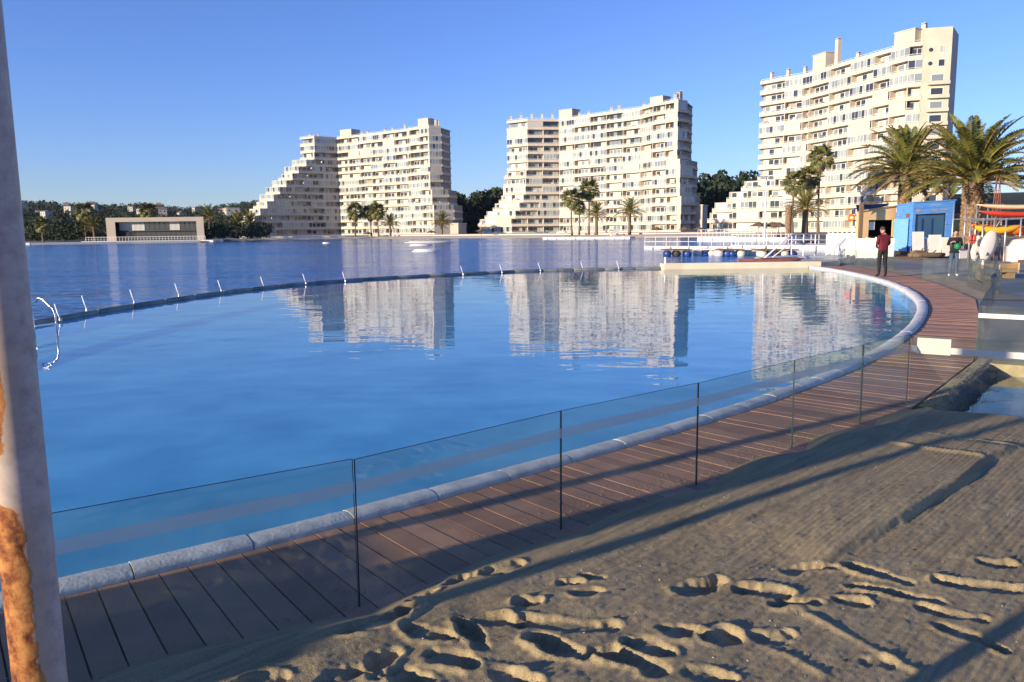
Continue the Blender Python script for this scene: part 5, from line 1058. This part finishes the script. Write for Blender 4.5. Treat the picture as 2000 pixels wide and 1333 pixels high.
for k, (px, py, Y, L_) in enumerate(((1802, 487, 43.0, 1.5), (1815, 490, 42.6, 1.8), (1796, 483, 43.4, 1.0))):
    x, y = gnd(px, py + 6, .1)[0], Y; x = at(px, py, Y)[0]; t = thing('log', ('brown log lying below the white boards, upper left', 'longest brown log in front of the blue kiosk', 'short brown log on top of the pile')[k], 'log', (x, Y, .22 + .1 * (k == 2)), .1 * k, lg)
    MB().tube([(-L_ / 2, 0, .0), (-L_ / 4, .03, .03), (L_ / 4, -.03, .01), (L_ / 2, .02, .03)], [.11, .14, .13, .09], 9).build('trunk', M['wood_old'], t, True)
    MB().tube([(L_ * .1, 0, .08), (L_ * .2, -.05, .28)], [.05, .03], 6).build('branch_stub', M['wood_old'], t)
# ---------------- kayak rack and boats at the right edge ----------------
rk = thing('kayak_rack', 'galvanised pipe rack holding kayaks at the right edge', 'rack'); Yr = 40.0
for px in (1896, 1921, 1943, 1966, 1995):
    p = at(px, 426 if px > 1900 else 431, Yr); MB().tube([(p[0], p[1], -.02), p], .045, 8).build('post', M['galv'], rk, True)
    MB().tube([(p[0], p[1] + 1.6, -.02), (p[0], p[1] + 1.6, 2.9)], .04, 8).build('post', M['galv'], rk, True)
    for z in (1.25, 2.12): MB().tube([(p[0], p[1] - .1, z), (p[0], p[1] + 1.7, z)], .03, 6).build('arm', M['galv'], rk)
p0, p1 = at(1894, 431, Yr), at(2070, 424, Yr); MB().tube([p0, p1], .05, 8).build('top_bar', M['galv'], rk)
p0, p1 = at(1916, 492, Yr - .05), at(1952, 433, Yr - .05); MB().tube([p0, p1], .025, 6).build('brace', M['galv'], rk)
x = at(1985, 445, Yr + .8)[0]; kayak('kayak', 'yellow-orange kayak on the lower arm of the rack', (x - .1, Yr + .55, 1.58), 5.0, .85, .62, .02, 'orange', group='kayaks on the rack')
x = at(1925, 445, Yr + .8)[0]; kayak('kayak', 'short yellow kayak with its bow pointing left at the rack', (x + .25, Yr + .25, 1.58), 2.6, .70, .50, .02, 'yellow', group='kayaks on the rack')
x = at(1990, 420, Yr + .8)[0]; kayak('kayak', 'red kayak on the upper arm of the rack', (x, Yr + .8, 2.36), 4.2, .75, .40, .02, 'red', group='kayaks on the rack')
x = at(1995, 408, Yr + .8)[0]; kayak('kayak', 'cream and orange kayak lying topmost on the rack', (x, Yr + .9, 2.72), 4.6, .75, .34, .02, 'hullcream', group='kayaks on the rack', cockpit=False)
# white paddle boards / dinghy hull
def board(label, px, pyb, Y, L_, w, lean_px, mt='hull'):
    a0 = np.array(at(px, pyb, Y)); t = thing('surf_board', label, 'surfboard', (a0[0], Y, .0)); mb = MB(); N = 14; top = np.array(at(px + lean_px, pyb, Y)) - a0; dv = Vector((top[0], .35, 1.0)); dv = dv.normalized(); sd = Vector((1, 0, -dv.x)).normalized(); nr = dv.cross(sd).normalized()
    for k in range(N + 1):
        f = k / N; ww = w / 2 * (max(.03, math.sin(math.pi * (f * .92 + .05)))) ** .6; c = dv * (f * L_) + Vector((0, 0, .05)); th = .05
        for s_, o in ((-1, 0), (-.5, th), (.5, th), (1, 0), (.5, -th), (-.5, -th)): mb.v.append(tuple(c + sd * ww * s_ + nr * o))
    for k in range(N):
        for i in range(6): mb.f.append((k * 6 + i, k * 6 + (i + 1) % 6, (k + 1) * 6 + (i + 1) % 6, (k + 1) * 6 + i)); mb.m.append(0)
    mb.f.append(tuple(range(6))); mb.m.append(0); mb.f.append(tuple(N * 6 + i for i in range(5, -1, -1))); mb.m.append(0)
    mb.build('deck', M[mt], t, True); f_ = MB(); c = dv * .3 - nr * .05; f_.add([tuple(c), tuple(c + dv * .25), tuple(c + dv * .02 - nr * .18), tuple(c + sd * .012), tuple(c + dv * .25 + sd * .012), tuple(c + dv * .02 - nr * .18 + sd * .012)], [(0, 1, 2), (5, 4, 3), (0, 3, 4, 1), (1, 4, 5, 2), (2, 5, 3, 0)]); f_.build('fin', M['dark'], t)
board('white board leaning upright against the kayak rack, nearer one', 1921, 497, Yr - .5, 1.75, .85, 20); board('white board leaning behind the first one at the rack', 1903, 494, Yr - .1, 1.35, .6, 14)
x = at(1978, 480, Yr + 1.0)[0]; dg = thing('overturned_dinghy', 'big cream dinghy lying upside down at the right edge', 'dinghy', (x + .55, Yr - .2, -.02), .03); mb = MB(); N = 16; ns = 11
for k in range(N + 1):
    f = k / N * 2 - 1; ww = .85 * max(.05, 1 - max(0, -f) ** 2.6 * .98) if f < 0 else .85 * (1 - .25 * f * f); hh = 1.2 * (1 - .18 * f * f) * (1 if f > -.85 else .75)
    for i in range(ns): a = math.pi * i / (ns - 1); mb.v.append((f * 1.75, ww * math.cos(a), hh * math.sin(a) ** .7))
for k in range(N):
    for i in range(ns - 1): mb.f.append((k * ns + i, k * ns + i + 1, (k + 1) * ns + i + 1, (k + 1) * ns + i)); mb.m.append(0)
mb.f.append(tuple(range(ns))); mb.m.append(0); mb.f.append(tuple(N * ns + i for i in range(ns - 1, -1, -1))); mb.m.append(0); mb.build('hull', M['hull'], dg, True)
MB().box((0, 0, 1.2), (3.3, .06, .08)).build('keel', M['wood_old'], dg); MB().box((0, -.87, .06), (3.2, .05, .1)).build('gunwale', M['wood_old'], dg)
st = thing('step_ladder', 'rust-red step ladder standing among the boats', 'ladder', at(1941, 403, 44)[:2] + (0,)); ht = at(1948, 346, 44)[2]
for s in (-.18, .18): MB().tube([(s, 0, 0), (s * .5 + .2, .1, ht)], .022, 6).build('side_rail', M['rustred'], st); MB().tube([(s + .45, .1, 0), (s * .5 + .22, .12, ht)], .02, 6).build('rear_leg', M['rustred'], st)
for k in range(1, 12): z = ht * k / 12; f = k / 12; MB().box((.2 * f, .1 * f, z), (.36 - .18 * f, .05, .03)).build('step', M['rustred'], st)
# red life jackets heap
x = at(1902, 462, 39.5)[0]; lj = thing('life_jacket', 'red life jacket hanging at the foot of the rack', 'life jacket', (x, 39.6, 1.1)); mb = MB(); mb.ell((-.09, 0, 0), (.09, .07, .24), 10, 8).ell((.09, 0, 0), (.09, .07, .24), 10, 8).ell((0, .06, .05), (.17, .04, .16), 10, 8); mb.build('foam_panels', M['red'], lj, True); MB().box((0, -.06, -.05), (.34, .02, .04)).build('strap', M['dark'], lj)
# timber block bench
x, y = gnd(1955, 543, 0); bn = thing('timber_bench', 'heavy weathered timber block bench behind the glass', 'bench', (x - .1, y + .2, -.02), -.12)
M['timber'] = mat('pale_timber', (.30, .20, .11), .85, .25, 3, stretch=(1, 8, 8), bump=.004)
MB().box((0, 0, .36), (1.25, .5, .30)).build('seat_beam', M['timber'], bn); MB().box((-.45, 0, .105), (.22, .42, .21)).build('leg', M['timber'], bn); MB().box((.45, 0, .105), (.22, .42, .21)).build('leg', M['timber'], bn); MB().box((.640, 0, .36), (.03, .54, .34)).build('end_board', M['beige_hut'], bn)
# far clutter: parasols, dinghies, floats
def parasol(px, py, Y, label, r=1.7):
    x, y, z = at(px, py, Y); t = thing('thatched_parasol', label, 'parasol', (x, y, .6), 0, 'thatched parasols on the far promenade'); h = z - .6
    MB().tube([(0, 0, 0), (0, 0, h)], .07, 6).build('pole', M['wood_old'], t); mb = MB(); n_ = 16
    vs = [(0, 0, h + .35)] + [(r * (1 + .06 * (-1) ** k) * math.cos(2 * math.pi * k / n_), r * (1 + .06 * (-1) ** k) * math.sin(2 * math.pi * k / n_), h - .45 - .07 * (k % 2)) for k in range(n_)]
    mb.add(vs, [(0, 1 + k, 1 + (k + 1) % n_) for k in range(n_)] + [tuple(range(n_, 0, -1))]); mb.build('thatch', M['thatch'], t)
for px, py, Y, lab in ((1283, 446, 206, 'thatched parasol right of the round date palm'), (1338, 446, 200, 'thatched parasol below the right corner of the middle tower'), (1366, 446, 203, 'thatched parasol at the side block of the middle tower'), (1482, 437, 140, 'thatched parasol left of the slim lamp pole'), (1508, 437, 142, 'thatched parasol right of the slim lamp pole'), (1521, 438, 138, 'thatched parasol closest to the bare palm trunk'), (719, 455, 262, 'thatched parasol under the fan palms at the left tower'), (842, 452, 262, 'thatched parasol near the bushy date palm at the left tower'), (940, 449, 240, 'thatched parasol at the left foot of the middle tower')): parasol(px, py, Y, lab)
def dinghy(px, py, Y, label, sail, sh, lean):
    x, y, _ = at(px, py, Y); t = thing('sailing_dinghy', label, 'sailboat', (x, Y, .1), .3); mb = MB(); N = 10
    for k in range(N + 1):
        f = k / N * 2 - 1; w = .75 * max(.05, 1 - abs(f) ** 2.5)
        mb.v += [(f * 2.1, -w, .55 + .15 * f * f), (f * 2.1, -w * .6, .05), (f * 2.1, w * .6, .05), (f * 2.1, w, .55 + .15 * f * f)]
    for k in range(N):
        for i in range(4): mb.f.append((k * 4 + i, (k + 1) * 4 + i, (k + 1) * 4 + (i + 1) % 4, k * 4 + (i + 1) % 4)); mb.m.append(0)
    mb.build('hull', M['white'], t); MB().tube([(.3, 0, .5), (.3 + lean * .1, 0, sh)], .05, 6).build('mast', M['galv'], t)
    s_ = MB(); s_.add([(.3, 0, .9), (.3 + lean * .09, .03, sh - .1), (-1.8, .15, 1.0), (.3, .03, .9), (.3 + lean * .09, .06, sh - .1), (-1.8, .18, 1.0)], [(0, 1, 2), (5, 4, 3), (0, 2, 5, 3), (1, 0, 3, 4), (2, 1, 4, 5)]); s_.build('sail', sail, t)
dinghy(475, 462, 254, 'beached dinghy with grey sail at the left end of the far beach', mat('grey_sail', (.42, .44, .45), .7), 3.6, 2); dinghy(491, 462, 256, 'beached dinghy with red sail at the left end of the far beach', M['red'], 3.9, -1); dinghy(1206, 462, 200, 'white beached dinghy below the palms of the middle tower', M['white'], 2.2, 0)
def float_(px, py, w, label):
    x, y = gnd(px, py, WZ); t = thing('white_float', label, 'float', (x, y, WZ), 0, 'white floats on the lagoon'); mb = MB(); mb.ell((0, 0, .0), (w / 2, w / 3, .24), 20, 8); mb.build('pad', M['white'], t, True)
    mb = MB(); mb.tube([(w / 2 * .8 * math.cos(a * math.pi / 10), w / 3 * .8 * math.sin(a * math.pi / 10), .16) for a in range(21)], .07, 6); mb.build('rim_tube', M['white'], t, True)
float_(832, 491.5, 2.7, 'low white float on the lagoon, the nearest one'); float_(822, 480, 3.4, 'low white float on the lagoon, middle of three'); float_(838, 474, 9.0, 'wide white float on the lagoon, farthest of three'); float_(638, 476, 1.6, 'tiny white float far out before the left tower')
for i, (px, Y) in enumerate(((1090, 206), (1108, 207), (1190, 198), (1212, 200), (1262, 197))):
    x, y, _ = at(px, 458, Y); t = thing('sun_lounger', ('white lounger on the far beach, leftmost', 'white lounger second from the left on the far beach', 'white lounger left of the beached dinghy', 'white lounger right of the beached dinghy', 'white lounger right of the round date palm')[i], 'lounger', (x, y, .6), .4 * i, 'white loungers on the far beach')
    MB().box((0, 0, .35), (.7, 1.3, .08)).build('seat', M['white'], t); MB().add([(-.35, .65, .33), (.35, .65, .33), (.35, 1.2, .95), (-.35, 1.2, .95), (-.35, .65, .40), (.35, .65, .40), (.35, 1.15, 1.0), (-.35, 1.15, 1.0)], [(0, 1, 2, 3), (7, 6, 5, 4), (0, 4, 5, 1), (2, 6, 7, 3), (1, 5, 6, 2), (0, 3, 7, 4)]).build('backrest', M['white'], t)
    for sx in (-.3, .3):
        for sy in (-.55, .55): MB().box((sx, sy, .155), (.06, .06, .31)).build('leg', M['white'], t)

# ---------------- rusty white post beside the camera, with added shadow casters out of view ----------------
m, n, l, b = node_mat('chipped_white_paint_rust'); tc = n.new('ShaderNodeTexCoord'); sx = n.new('ShaderNodeSeparateXYZ'); l.new(tc.outputs['Object'], sx.inputs[0])
nz = n.new('ShaderNodeTexNoise'); nz.inputs['Scale'].default_value = 34; nz.inputs['Detail'].default_value = 8; nz.inputs['Roughness'].default_value = .65; l.new(tc.outputs['Object'], nz.inputs['Vector'])
nb_ = n.new('ShaderNodeTexNoise'); nb_.inputs['Scale'].default_value = 5.5; nb_.inputs['Detail'].default_value = 3; l.new(tc.outputs['Object'], nb_.inputs['Vector'])
# rust streak sits on the weather side (local -x) and breaks up along the height
def math_(op, a, b_=None, c=None):
    q = n.new('ShaderNodeMath'); q.operation = op
    for i, v in enumerate((a, b_, c)):
        if v is None: continue
        if isinstance(v, (int, float)): q.inputs[i].default_value = v
        else: l.new(v, q.inputs[i])
    return q.outputs[0]
zr_ = n.new('ShaderNodeValToRGB'); zmap = n.new('ShaderNodeMapRange'); l.new(sx.outputs['Z'], zmap.inputs[0]); zmap.inputs[1].default_value = .6; zmap.inputs[2].default_value = 2.4
el_ = zr_.color_ramp.elements
def kz(z, v_): q = el_.new((z - .6) / 1.8); q.color = (v_, v_, v_, 1)
el_[0].color = (.62, .62, .62, 1); el_[1].color = (0, 0, 0, 1)
for z_, v_ in ((1.34, .60), (1.385, .50), (1.40, .0), (1.455, .0), (1.475, .30), (1.60, .46), (1.74, .16), (1.95, .0)): kz(z_, v_)
l.new(zmap.outputs[0], zr_.inputs[0])
v = math_('SUBTRACT', math_('MULTIPLY', zr_.outputs[0], 1.75), math_('ADD', math_('MULTIPLY', sx.outputs['X'], 25.0), 1.0))
v = math_('ADD', v, math_('MULTIPLY', math_('SUBTRACT', nz.outputs['Fac'], .5), .9)); v = math_('ADD', v, math_('MULTIPLY', math_('SUBTRACT', nb_.outputs['Fac'], .5), .5))
rm = n.new('ShaderNodeMapRange'); l.new(v, rm.inputs[0]); rm.inputs[1].default_value = -.04; rm.inputs[2].default_value = .06
cr = n.new('ShaderNodeValToRGB'); cr.color_ramp.elements[0].position = .34; cr.color_ramp.elements[1].position = .60; cr.color_ramp.elements[0].color = (.03, .010, .006, 1); cr.color_ramp.elements[1].color = (.44, .20, .06, 1); e_ = cr.color_ramp.elements.new(.46); e_.color = (.22, .07, .02, 1); l.new(nz.outputs['Fac'], cr.inputs[0])
pc = n.new('ShaderNodeValToRGB'); pc.color_ramp.elements[0].color = (.30, .25, .225, 1); pc.color_ramp.elements[1].color = (.46, .40, .365, 1); pc.color_ramp.elements[0].position = .3; pc.color_ramp.elements[1].position = .6; l.new(nz.outputs['Fac'], pc.inputs[0])
st_ = n.new('ShaderNodeMapRange'); l.new(v, st_.inputs[0]); st_.inputs[1].default_value = -.75; st_.inputs[2].default_value = .05; st_.inputs[3].default_value = 0; st_.inputs[4].default_value = .62
sm_ = n.new('ShaderNodeMixRGB'); l.new(st_.outputs[0], sm_.inputs[0]); l.new(pc.outputs[0], sm_.inputs[1]); sm_.inputs[2].default_value = (.40, .27, .17, 1)
mx = n.new('ShaderNodeMixRGB'); l.new(rm.outputs[0], mx.inputs[0]); l.new(sm_.outputs[0], mx.inputs[1]); l.new(cr.outputs[0], mx.inputs[2]); l.new(mx.outputs[0], b.inputs['Base Color'])
rr = n.new('ShaderNodeMapRange'); l.new(rm.outputs[0], rr.inputs[0]); rr.inputs[3].default_value = .55; rr.inputs[4].default_value = .95; l.new(rr.outputs[0], b.inputs['Roughness'])
bp = n.new('ShaderNodeBump'); bp.inputs['Distance'].default_value = .0022; hh = math_('SUBTRACT', math_('MULTIPLY', nz.outputs['Fac'], math_('ADD', math_('MULTIPLY', rm.outputs[0], .8), .1)), math_('MULTIPLY', rm.outputs[0], .45)); l.new(hh, bp.inputs['Height']); l.new(bp.outputs[0], b.inputs['Normal'])
M['rusty'] = m
sf = thing('post_and_shadow_casters', 'white painted steel post, rusting, close at the left edge, grouped with added unseen shadow casters', 'post', (0, 0, 0))
def pipe_post(x, y, h, lab=None, r=.0385, mt='rusty'):
    mb = MB(); N = 30; mb.tube([(0, 0, h * k / N) for k in range(N + 1)], r, 28); o = mb.build('post', M[mt], sf, True); o.location = (x, y, -.02); return o
pipe_post(-4.0, 1.03, 3.3, r=.055); pipe_post(-5.3, 1.54, 3.3, r=.065)  # unseen posts added to throw the two shadow stripes
wb = MB(); wb.wall((-5.25, 1.5), (-4.75, .35), .01, .05, .88); wb.build('added_shadow_panel', mat('shadow_panel_canvas', (.4, .36, .3), .9), sf)  # unseen panel added to darken the left end of the deck
po = pipe_post(-.775, 1.19, 3.2); po.rotation_euler = (0, 0, .58); po['label'] = 'post with long orange rust streak'
# ---------------- people ----------------
def skin_person(name, label, loc, rz, joints, edges, root, regions, mats):
    """one continuous body grown from a jointed skeleton; clothing colour by region"""
    t = thing(name, label, 'person', loc, rz, 'people by the pool'); me = bpy.data.meshes.new('body_src'); names = list(joints); me.from_pydata([joints[k][0] for k in names], [(names.index(a), names.index(b)) for a, b in edges], [])
    o = bpy.data.objects.new('body_src', me); COL.objects.link(o); sk = o.modifiers.new('skin', 'SKIN'); sk.use_smooth_shade = True; o.modifiers.new('sub', 'SUBSURF').levels = 2
    for i, k in enumerate(names): r = joints[k][1]; me.skin_vertices[0].data[i].radius = r if isinstance(r, tuple) else (r, r); me.skin_vertices[0].data[i].use_root = (k == root)
    bpy.context.view_layer.update(); dg_ = bpy.context.evaluated_depsgraph_get(); ev = bpy.data.meshes.new_from_object(o.evaluated_get(dg_)); bpy.data.objects.remove(o)
    ev.materials.clear()
    for m_ in mats: ev.materials.append(m_)
    for p in ev.polygons: p.material_index = regions(p.center); p.use_smooth = True
    ev.name = 'body'; return t, link('body', ev, t)
M['skin'] = mat('skin', (.42, .24, .16), .6, .06, 8); M['hair'] = mat('dark_hair', (.018, .012, .009), .6, .3, 20, stretch=(1, 1, .2)); M['burgundy'] = mat('burgundy_knit', (.115, .010, .022), .9, .15, 30); M['trousers'] = mat('black_trousers', (.012, .012, .016), .85, .2, 15); M['shoe'] = mat('dark_shoe', (.02, .02, .022), .6, .2, 9); M['jeans'] = mat('blue_jeans', (.05, .09, .16), .9, .25, 12); M['hairlight'] = mat('short_brown_hair', (.05, .028, .018), .7, .3, 25)
def arm(J, E, s, sh, el, wr, r=(.062, .05, .043, .032)):
    J['sh%s' % s] = (sh, r[0]); J['ua%s' % s] = (tuple((a + b) / 2 for a, b in zip(sh, el)), (r[0] + r[1]) / 2); J['el%s' % s] = (el, r[1]); J['fa%s' % s] = (tuple((a + b) / 2 for a, b in zip(el, wr)), r[2]); J['wr%s' % s] = (wr, r[3]); E += [('chest', 'sh%s' % s), ('sh%s' % s, 'ua%s' % s), ('ua%s' % s, 'el%s' % s), ('el%s' % s, 'fa%s' % s), ('fa%s' % s, 'wr%s' % s)]
def leg(J, E, s, x, kx, ax, yk=0.0, ya=0.0, H_=.92, toe=(0, .15), r=(.098, .085, .066, .062, .045)):
    J['hip%s' % s] = ((x, 0, H_), r[0]); J['th%s' % s] = (((x + kx) / 2, yk / 2, (H_ + .49) / 2), r[1]); J['kn%s' % s] = ((kx, yk, .49), r[2]); J['ca%s' % s] = (((kx + ax) / 2 , (yk + ya) / 2 - .015, .34), r[3]); J['an%s' % s] = ((ax, ya, .09), r[4]); J['ft%s' % s] = ((ax + toe[0] * .5, ya + toe[1] * .55, .045), (.045, .04)); J['to%s' % s] = ((ax + toe[0], ya + toe[1], .035), (.038, .03))
    E += [('pelvis', 'hip%s' % s), ('hip%s' % s, 'th%s' % s), ('th%s' % s, 'kn%s' % s), ('kn%s' % s, 'ca%s' % s), ('ca%s' % s, 'an%s' % s), ('an%s' % s, 'ft%s' % s), ('ft%s' % s, 'to%s' % s)]
def hand(parent, wr, d, up, side_, sc=1.0, mt='skin'):
    wr, d, up = Vector(wr), Vector(d).normalized(), Vector(up).normalized(); sd = d.cross(up).normalized() * side_; mb = MB()
    mb.tube([wr - d * .02, wr + d * .03, wr + d * .07, wr + d * .095], [.024 * sc, .030 * sc, .033 * sc, .026 * sc], 8)
    for k, (o, ln) in enumerate(((-.027, .060), (-.009, .072), (.009, .068), (.025, .052))):
        b0 = wr + d * .085 + sd * o; b1 = b0 + (d - up * .25).normalized() * ln * .5; b2 = b1 + (d * .5 - up).normalized() * ln * .45; b3 = b2 + (-d * .2 - up).normalized() * ln * .3; mb.tube([b0, b1, b2, b3], [.0095, .009, .008, .006], 6)
    t0 = wr + d * .03 - sd * .028; t1 = t0 + (-sd + d * .6).normalized() * .035; t2 = t1 + (d - up * .5).normalized() * .03; mb.tube([t0, t1, t2], [.012, .011, .008], 6); return mb.build('hand', M[mt], parent, True)
def head(parent, c, r, hairmat, pitch=0.0, long_=False):
    """face, ears, nose and hair; face looks along +y tilted down by pitch"""
    h = MB(); h.ell((0, 0, 0), (.078, .096, .118), 18, 14); h.ell((0, .055, -.055), (.052, .045, .052), 12, 8); h.ell((0, .103, -.012), (.014, .020, .026), 8, 6)
    for s in (-1, 1): h.ell((s * .080, -.005, -.008), (.014, .024, .034), 8, 6)
    o = h.build('head', M['skin'], parent, True); o.location = c; o.rotation_euler = (-pitch, 0, 0)
    f = MB()
    for s in (-1, 1): f.ell((s * .032, .086, .008), (.013, .009, .008), 8, 6, 0)
    f.build('eyes', M['dark'], o, True); mth = MB(); mth.ell((0, .094, -.066), (.024, .008, .007), 10, 6); mth.build('mouth', M['red'], o, True)
    hr = MB(); hr.ell((0, -.018, .026), (.087, .100, .112), 18, 12, 0, 0, -.6 if not long_ else -.7)
    if long_: hr.ell((0, -.11, .07), (.05, .05, .05), 12, 8)
    hr.build('hair', M[hairmat], o, True); return o
# man seen from behind, head bowed
J = {'pelvis': ((0, 0, .97), (.155, .11)), 'waist': ((0, -.005, 1.10), (.165, .12)), 'chest': ((0, 0, 1.30), (.195, .125)), 'neckb': ((0, .015, 1.46), (.095, .075)), 'neck': ((0, .04, 1.535), .055), 'skull': ((0, .065, 1.60), .05)}
E_ = [('pelvis', 'waist'), ('waist', 'chest'), ('chest', 'neckb'), ('neckb', 'neck'), ('neck', 'skull')]
arm(J, E_, 'l', (-.185, -.01, 1.42), (-.235, .02, 1.15), (-.11, .24, 1.05)); arm(J, E_, 'r', (.185, -.01, 1.42), (.24, .02, 1.15), (.10, .25, 1.04)); leg(J, E_, 'l', -.095, -.12, -.135, .02, -.02, toe=(-.02, .16)); leg(J, E_, 'r', .095, .115, .155, .03, .02, toe=(.06, .16))
def reg(c): return 1 if c.z > 1.505 else (2 if c.z > .93 and not (c.y > .2 and c.z < 1.10) else (1 if c.z > .93 else (3 if c.z > .085 else 4)))
x, y = gnd(1722, 542, 0); man, _ = skin_person('person', 'man in burgundy jumper and black trousers standing on the boardwalk, head bowed', (x, y, .015), .12, J, E_, 'pelvis', reg, [M['burgundy'], M['skin'], M['burgundy'], M['trousers'], M['shoe']])
head(man, (0, .085, 1.645), .1, 'hairlight', .55); hand(man, (-.11, .24, 1.05), (.6, .6, 0), (0, 0, 1), 1); hand(man, (.10, .25, 1.04), (-.6, .6, 0), (0, 0, 1), -1)
ph = MB(); ph.box((0, .36, 1.06), (.075, .15, .012)); ph.build('phone', M['dark'], man)
hm_ = MB(); hm_.tube([(.168 * math.cos(a * math.pi / 12), .120 * math.sin(a * math.pi / 12), .955) for a in range(25)], .014, 6, cap=False); hm_.build('jumper_hem', M['burgundy'], man, True)
# woman in black, holding a green ball-shaped bundle and a cream tote
J = {'pelvis': ((0, 0, .93), (.150, .11)), 'waist': ((0, .0, 1.05), (.120, .09)), 'chest': ((0, 0, 1.24), (.150, .105)), 'neckb': ((0, -.005, 1.385), (.075, .06)), 'neck': ((0, .0, 1.45), .045), 'skull': ((0, .015, 1.51), .045)}
E_ = [('pelvis', 'waist'), ('waist', 'chest'), ('chest', 'neckb'), ('neckb', 'neck'), ('neck', 'skull')]
arm(J, E_, 'l', (-.165, -.01, 1.35), (-.225, -.04, 1.11), (-.10, .16, 1.10), (.055, .045, .038, .028)); arm(J, E_, 'r', (.165, -.01, 1.35), (.235, .0, 1.11), (.12, .20, 1.22), (.055, .045, .038, .028)); leg(J, E_, 'l', -.085, -.09, -.10, .01, .0, .88, (-.03, .14), (.092, .078, .06, .056, .042)); leg(J, E_, 'r', .085, .10, .12, .03, .03, .88, (.04, .14), (.092, .078, .06, .056, .042))
def reg2(c): return 1 if c.z > 1.385 else (2 if c.z > .83 and not (c.y > .165 and c.z > 1.05) else (1 if c.z > 1.05 else (3 if c.z > .085 else 4)))
x, y, _ = at(1864, 500, 28.3); wo, _ = skin_person('person', 'person with dark hair in a black top holding something green behind the glass', (x, y, -.01), 2.75, J, E_, 'pelvis', reg2, [M['black'], M['skin'], M['black'], M['jeans'], M['white']])
head(wo, (0, .03, 1.545), .1, 'hair', .35, True); hand(wo, (-.10, .16, 1.10), (.5, .6, 0), (0, 0, 1), 1, .9); hand(wo, (.12, .20, 1.22), (-.6, .5, .2), (0, 0, 1), -1, .9)
sk_ = MB(); sk_.tube([(.165 * math.cos(a * math.pi / 10), .125 * math.sin(a * math.pi / 10), .86) for a in range(21)], .022, 6, cap=False); sk_.build('shirt_hem', M['black'], wo, True)
gb = thing('green_ball', 'round green ball held by the person in black', 'ball', (x - .06, y - .27, 1.06)); mb = MB(); mb.ell((0, 0, 0), (.115, .11, .115), 18, 12); mb.build('shell', mat('green_rubber', (.01, .20, .07), .5, .15, 6), gb, True); mb = MB(); mb.tube([(.116 * math.cos(a * math.pi / 10), .111 * math.sin(a * math.pi / 10), 0) for a in range(21)], .004, 5); mb.build('seam', M['dark'], gb)
tb = thing('tote_bag', 'cream tote bag hanging from the arm of the person in black', 'bag', (x + .26, y - .06, .62), .2); mb = MB(); mb.add([(-.15, -.05, 0), (.15, -.05, 0), (.15, .05, 0), (-.15, .05, 0), (-.17, -.03, .32), (.17, -.03, .32), (.17, .03, .32), (-.17, .03, .32)], [(3, 2, 1, 0), (0, 1, 5, 4), (1, 2, 6, 5), (2, 3, 7, 6), (3, 0, 4, 7), (4, 5, 6, 7)]); mb.build('bag_body', M['hull'], tb)
for s in (-.03, .03): MB().tube([(-.08, s, .31), (-.06, s, .45), (0, s, .50), (.06, s, .45), (.08, s, .31)], .01, 5).build('handle', M['hull'], tb, True)
# ---------------- air between here and the hills ----------------
hzm = bpy.data.materials.new('thin_haze'); hzm.use_nodes = True; hn = hzm.node_tree.nodes; hl = hzm.node_tree.links
hn.remove(hn['Principled BSDF']); pv = hn.new('ShaderNodeVolumePrincipled'); pv.inputs['Color'].default_value = (.72, .86, 1.0, 1); pv.inputs['Density'].default_value = .00003; pv.inputs['Anisotropy'].default_value = .0
hl.new(pv.outputs[0], hn['Material Output'].inputs['Volume'])
mb = MB(); mb.box((-100, 1500, 70), (5000, 3700, 146)); hz_o = mb.build('haze', hzm); tag(hz_o, 'thin bluish haze in the air over the whole scene', 'haze', kind='stuff')
S.cycles.volume_bounces = 0
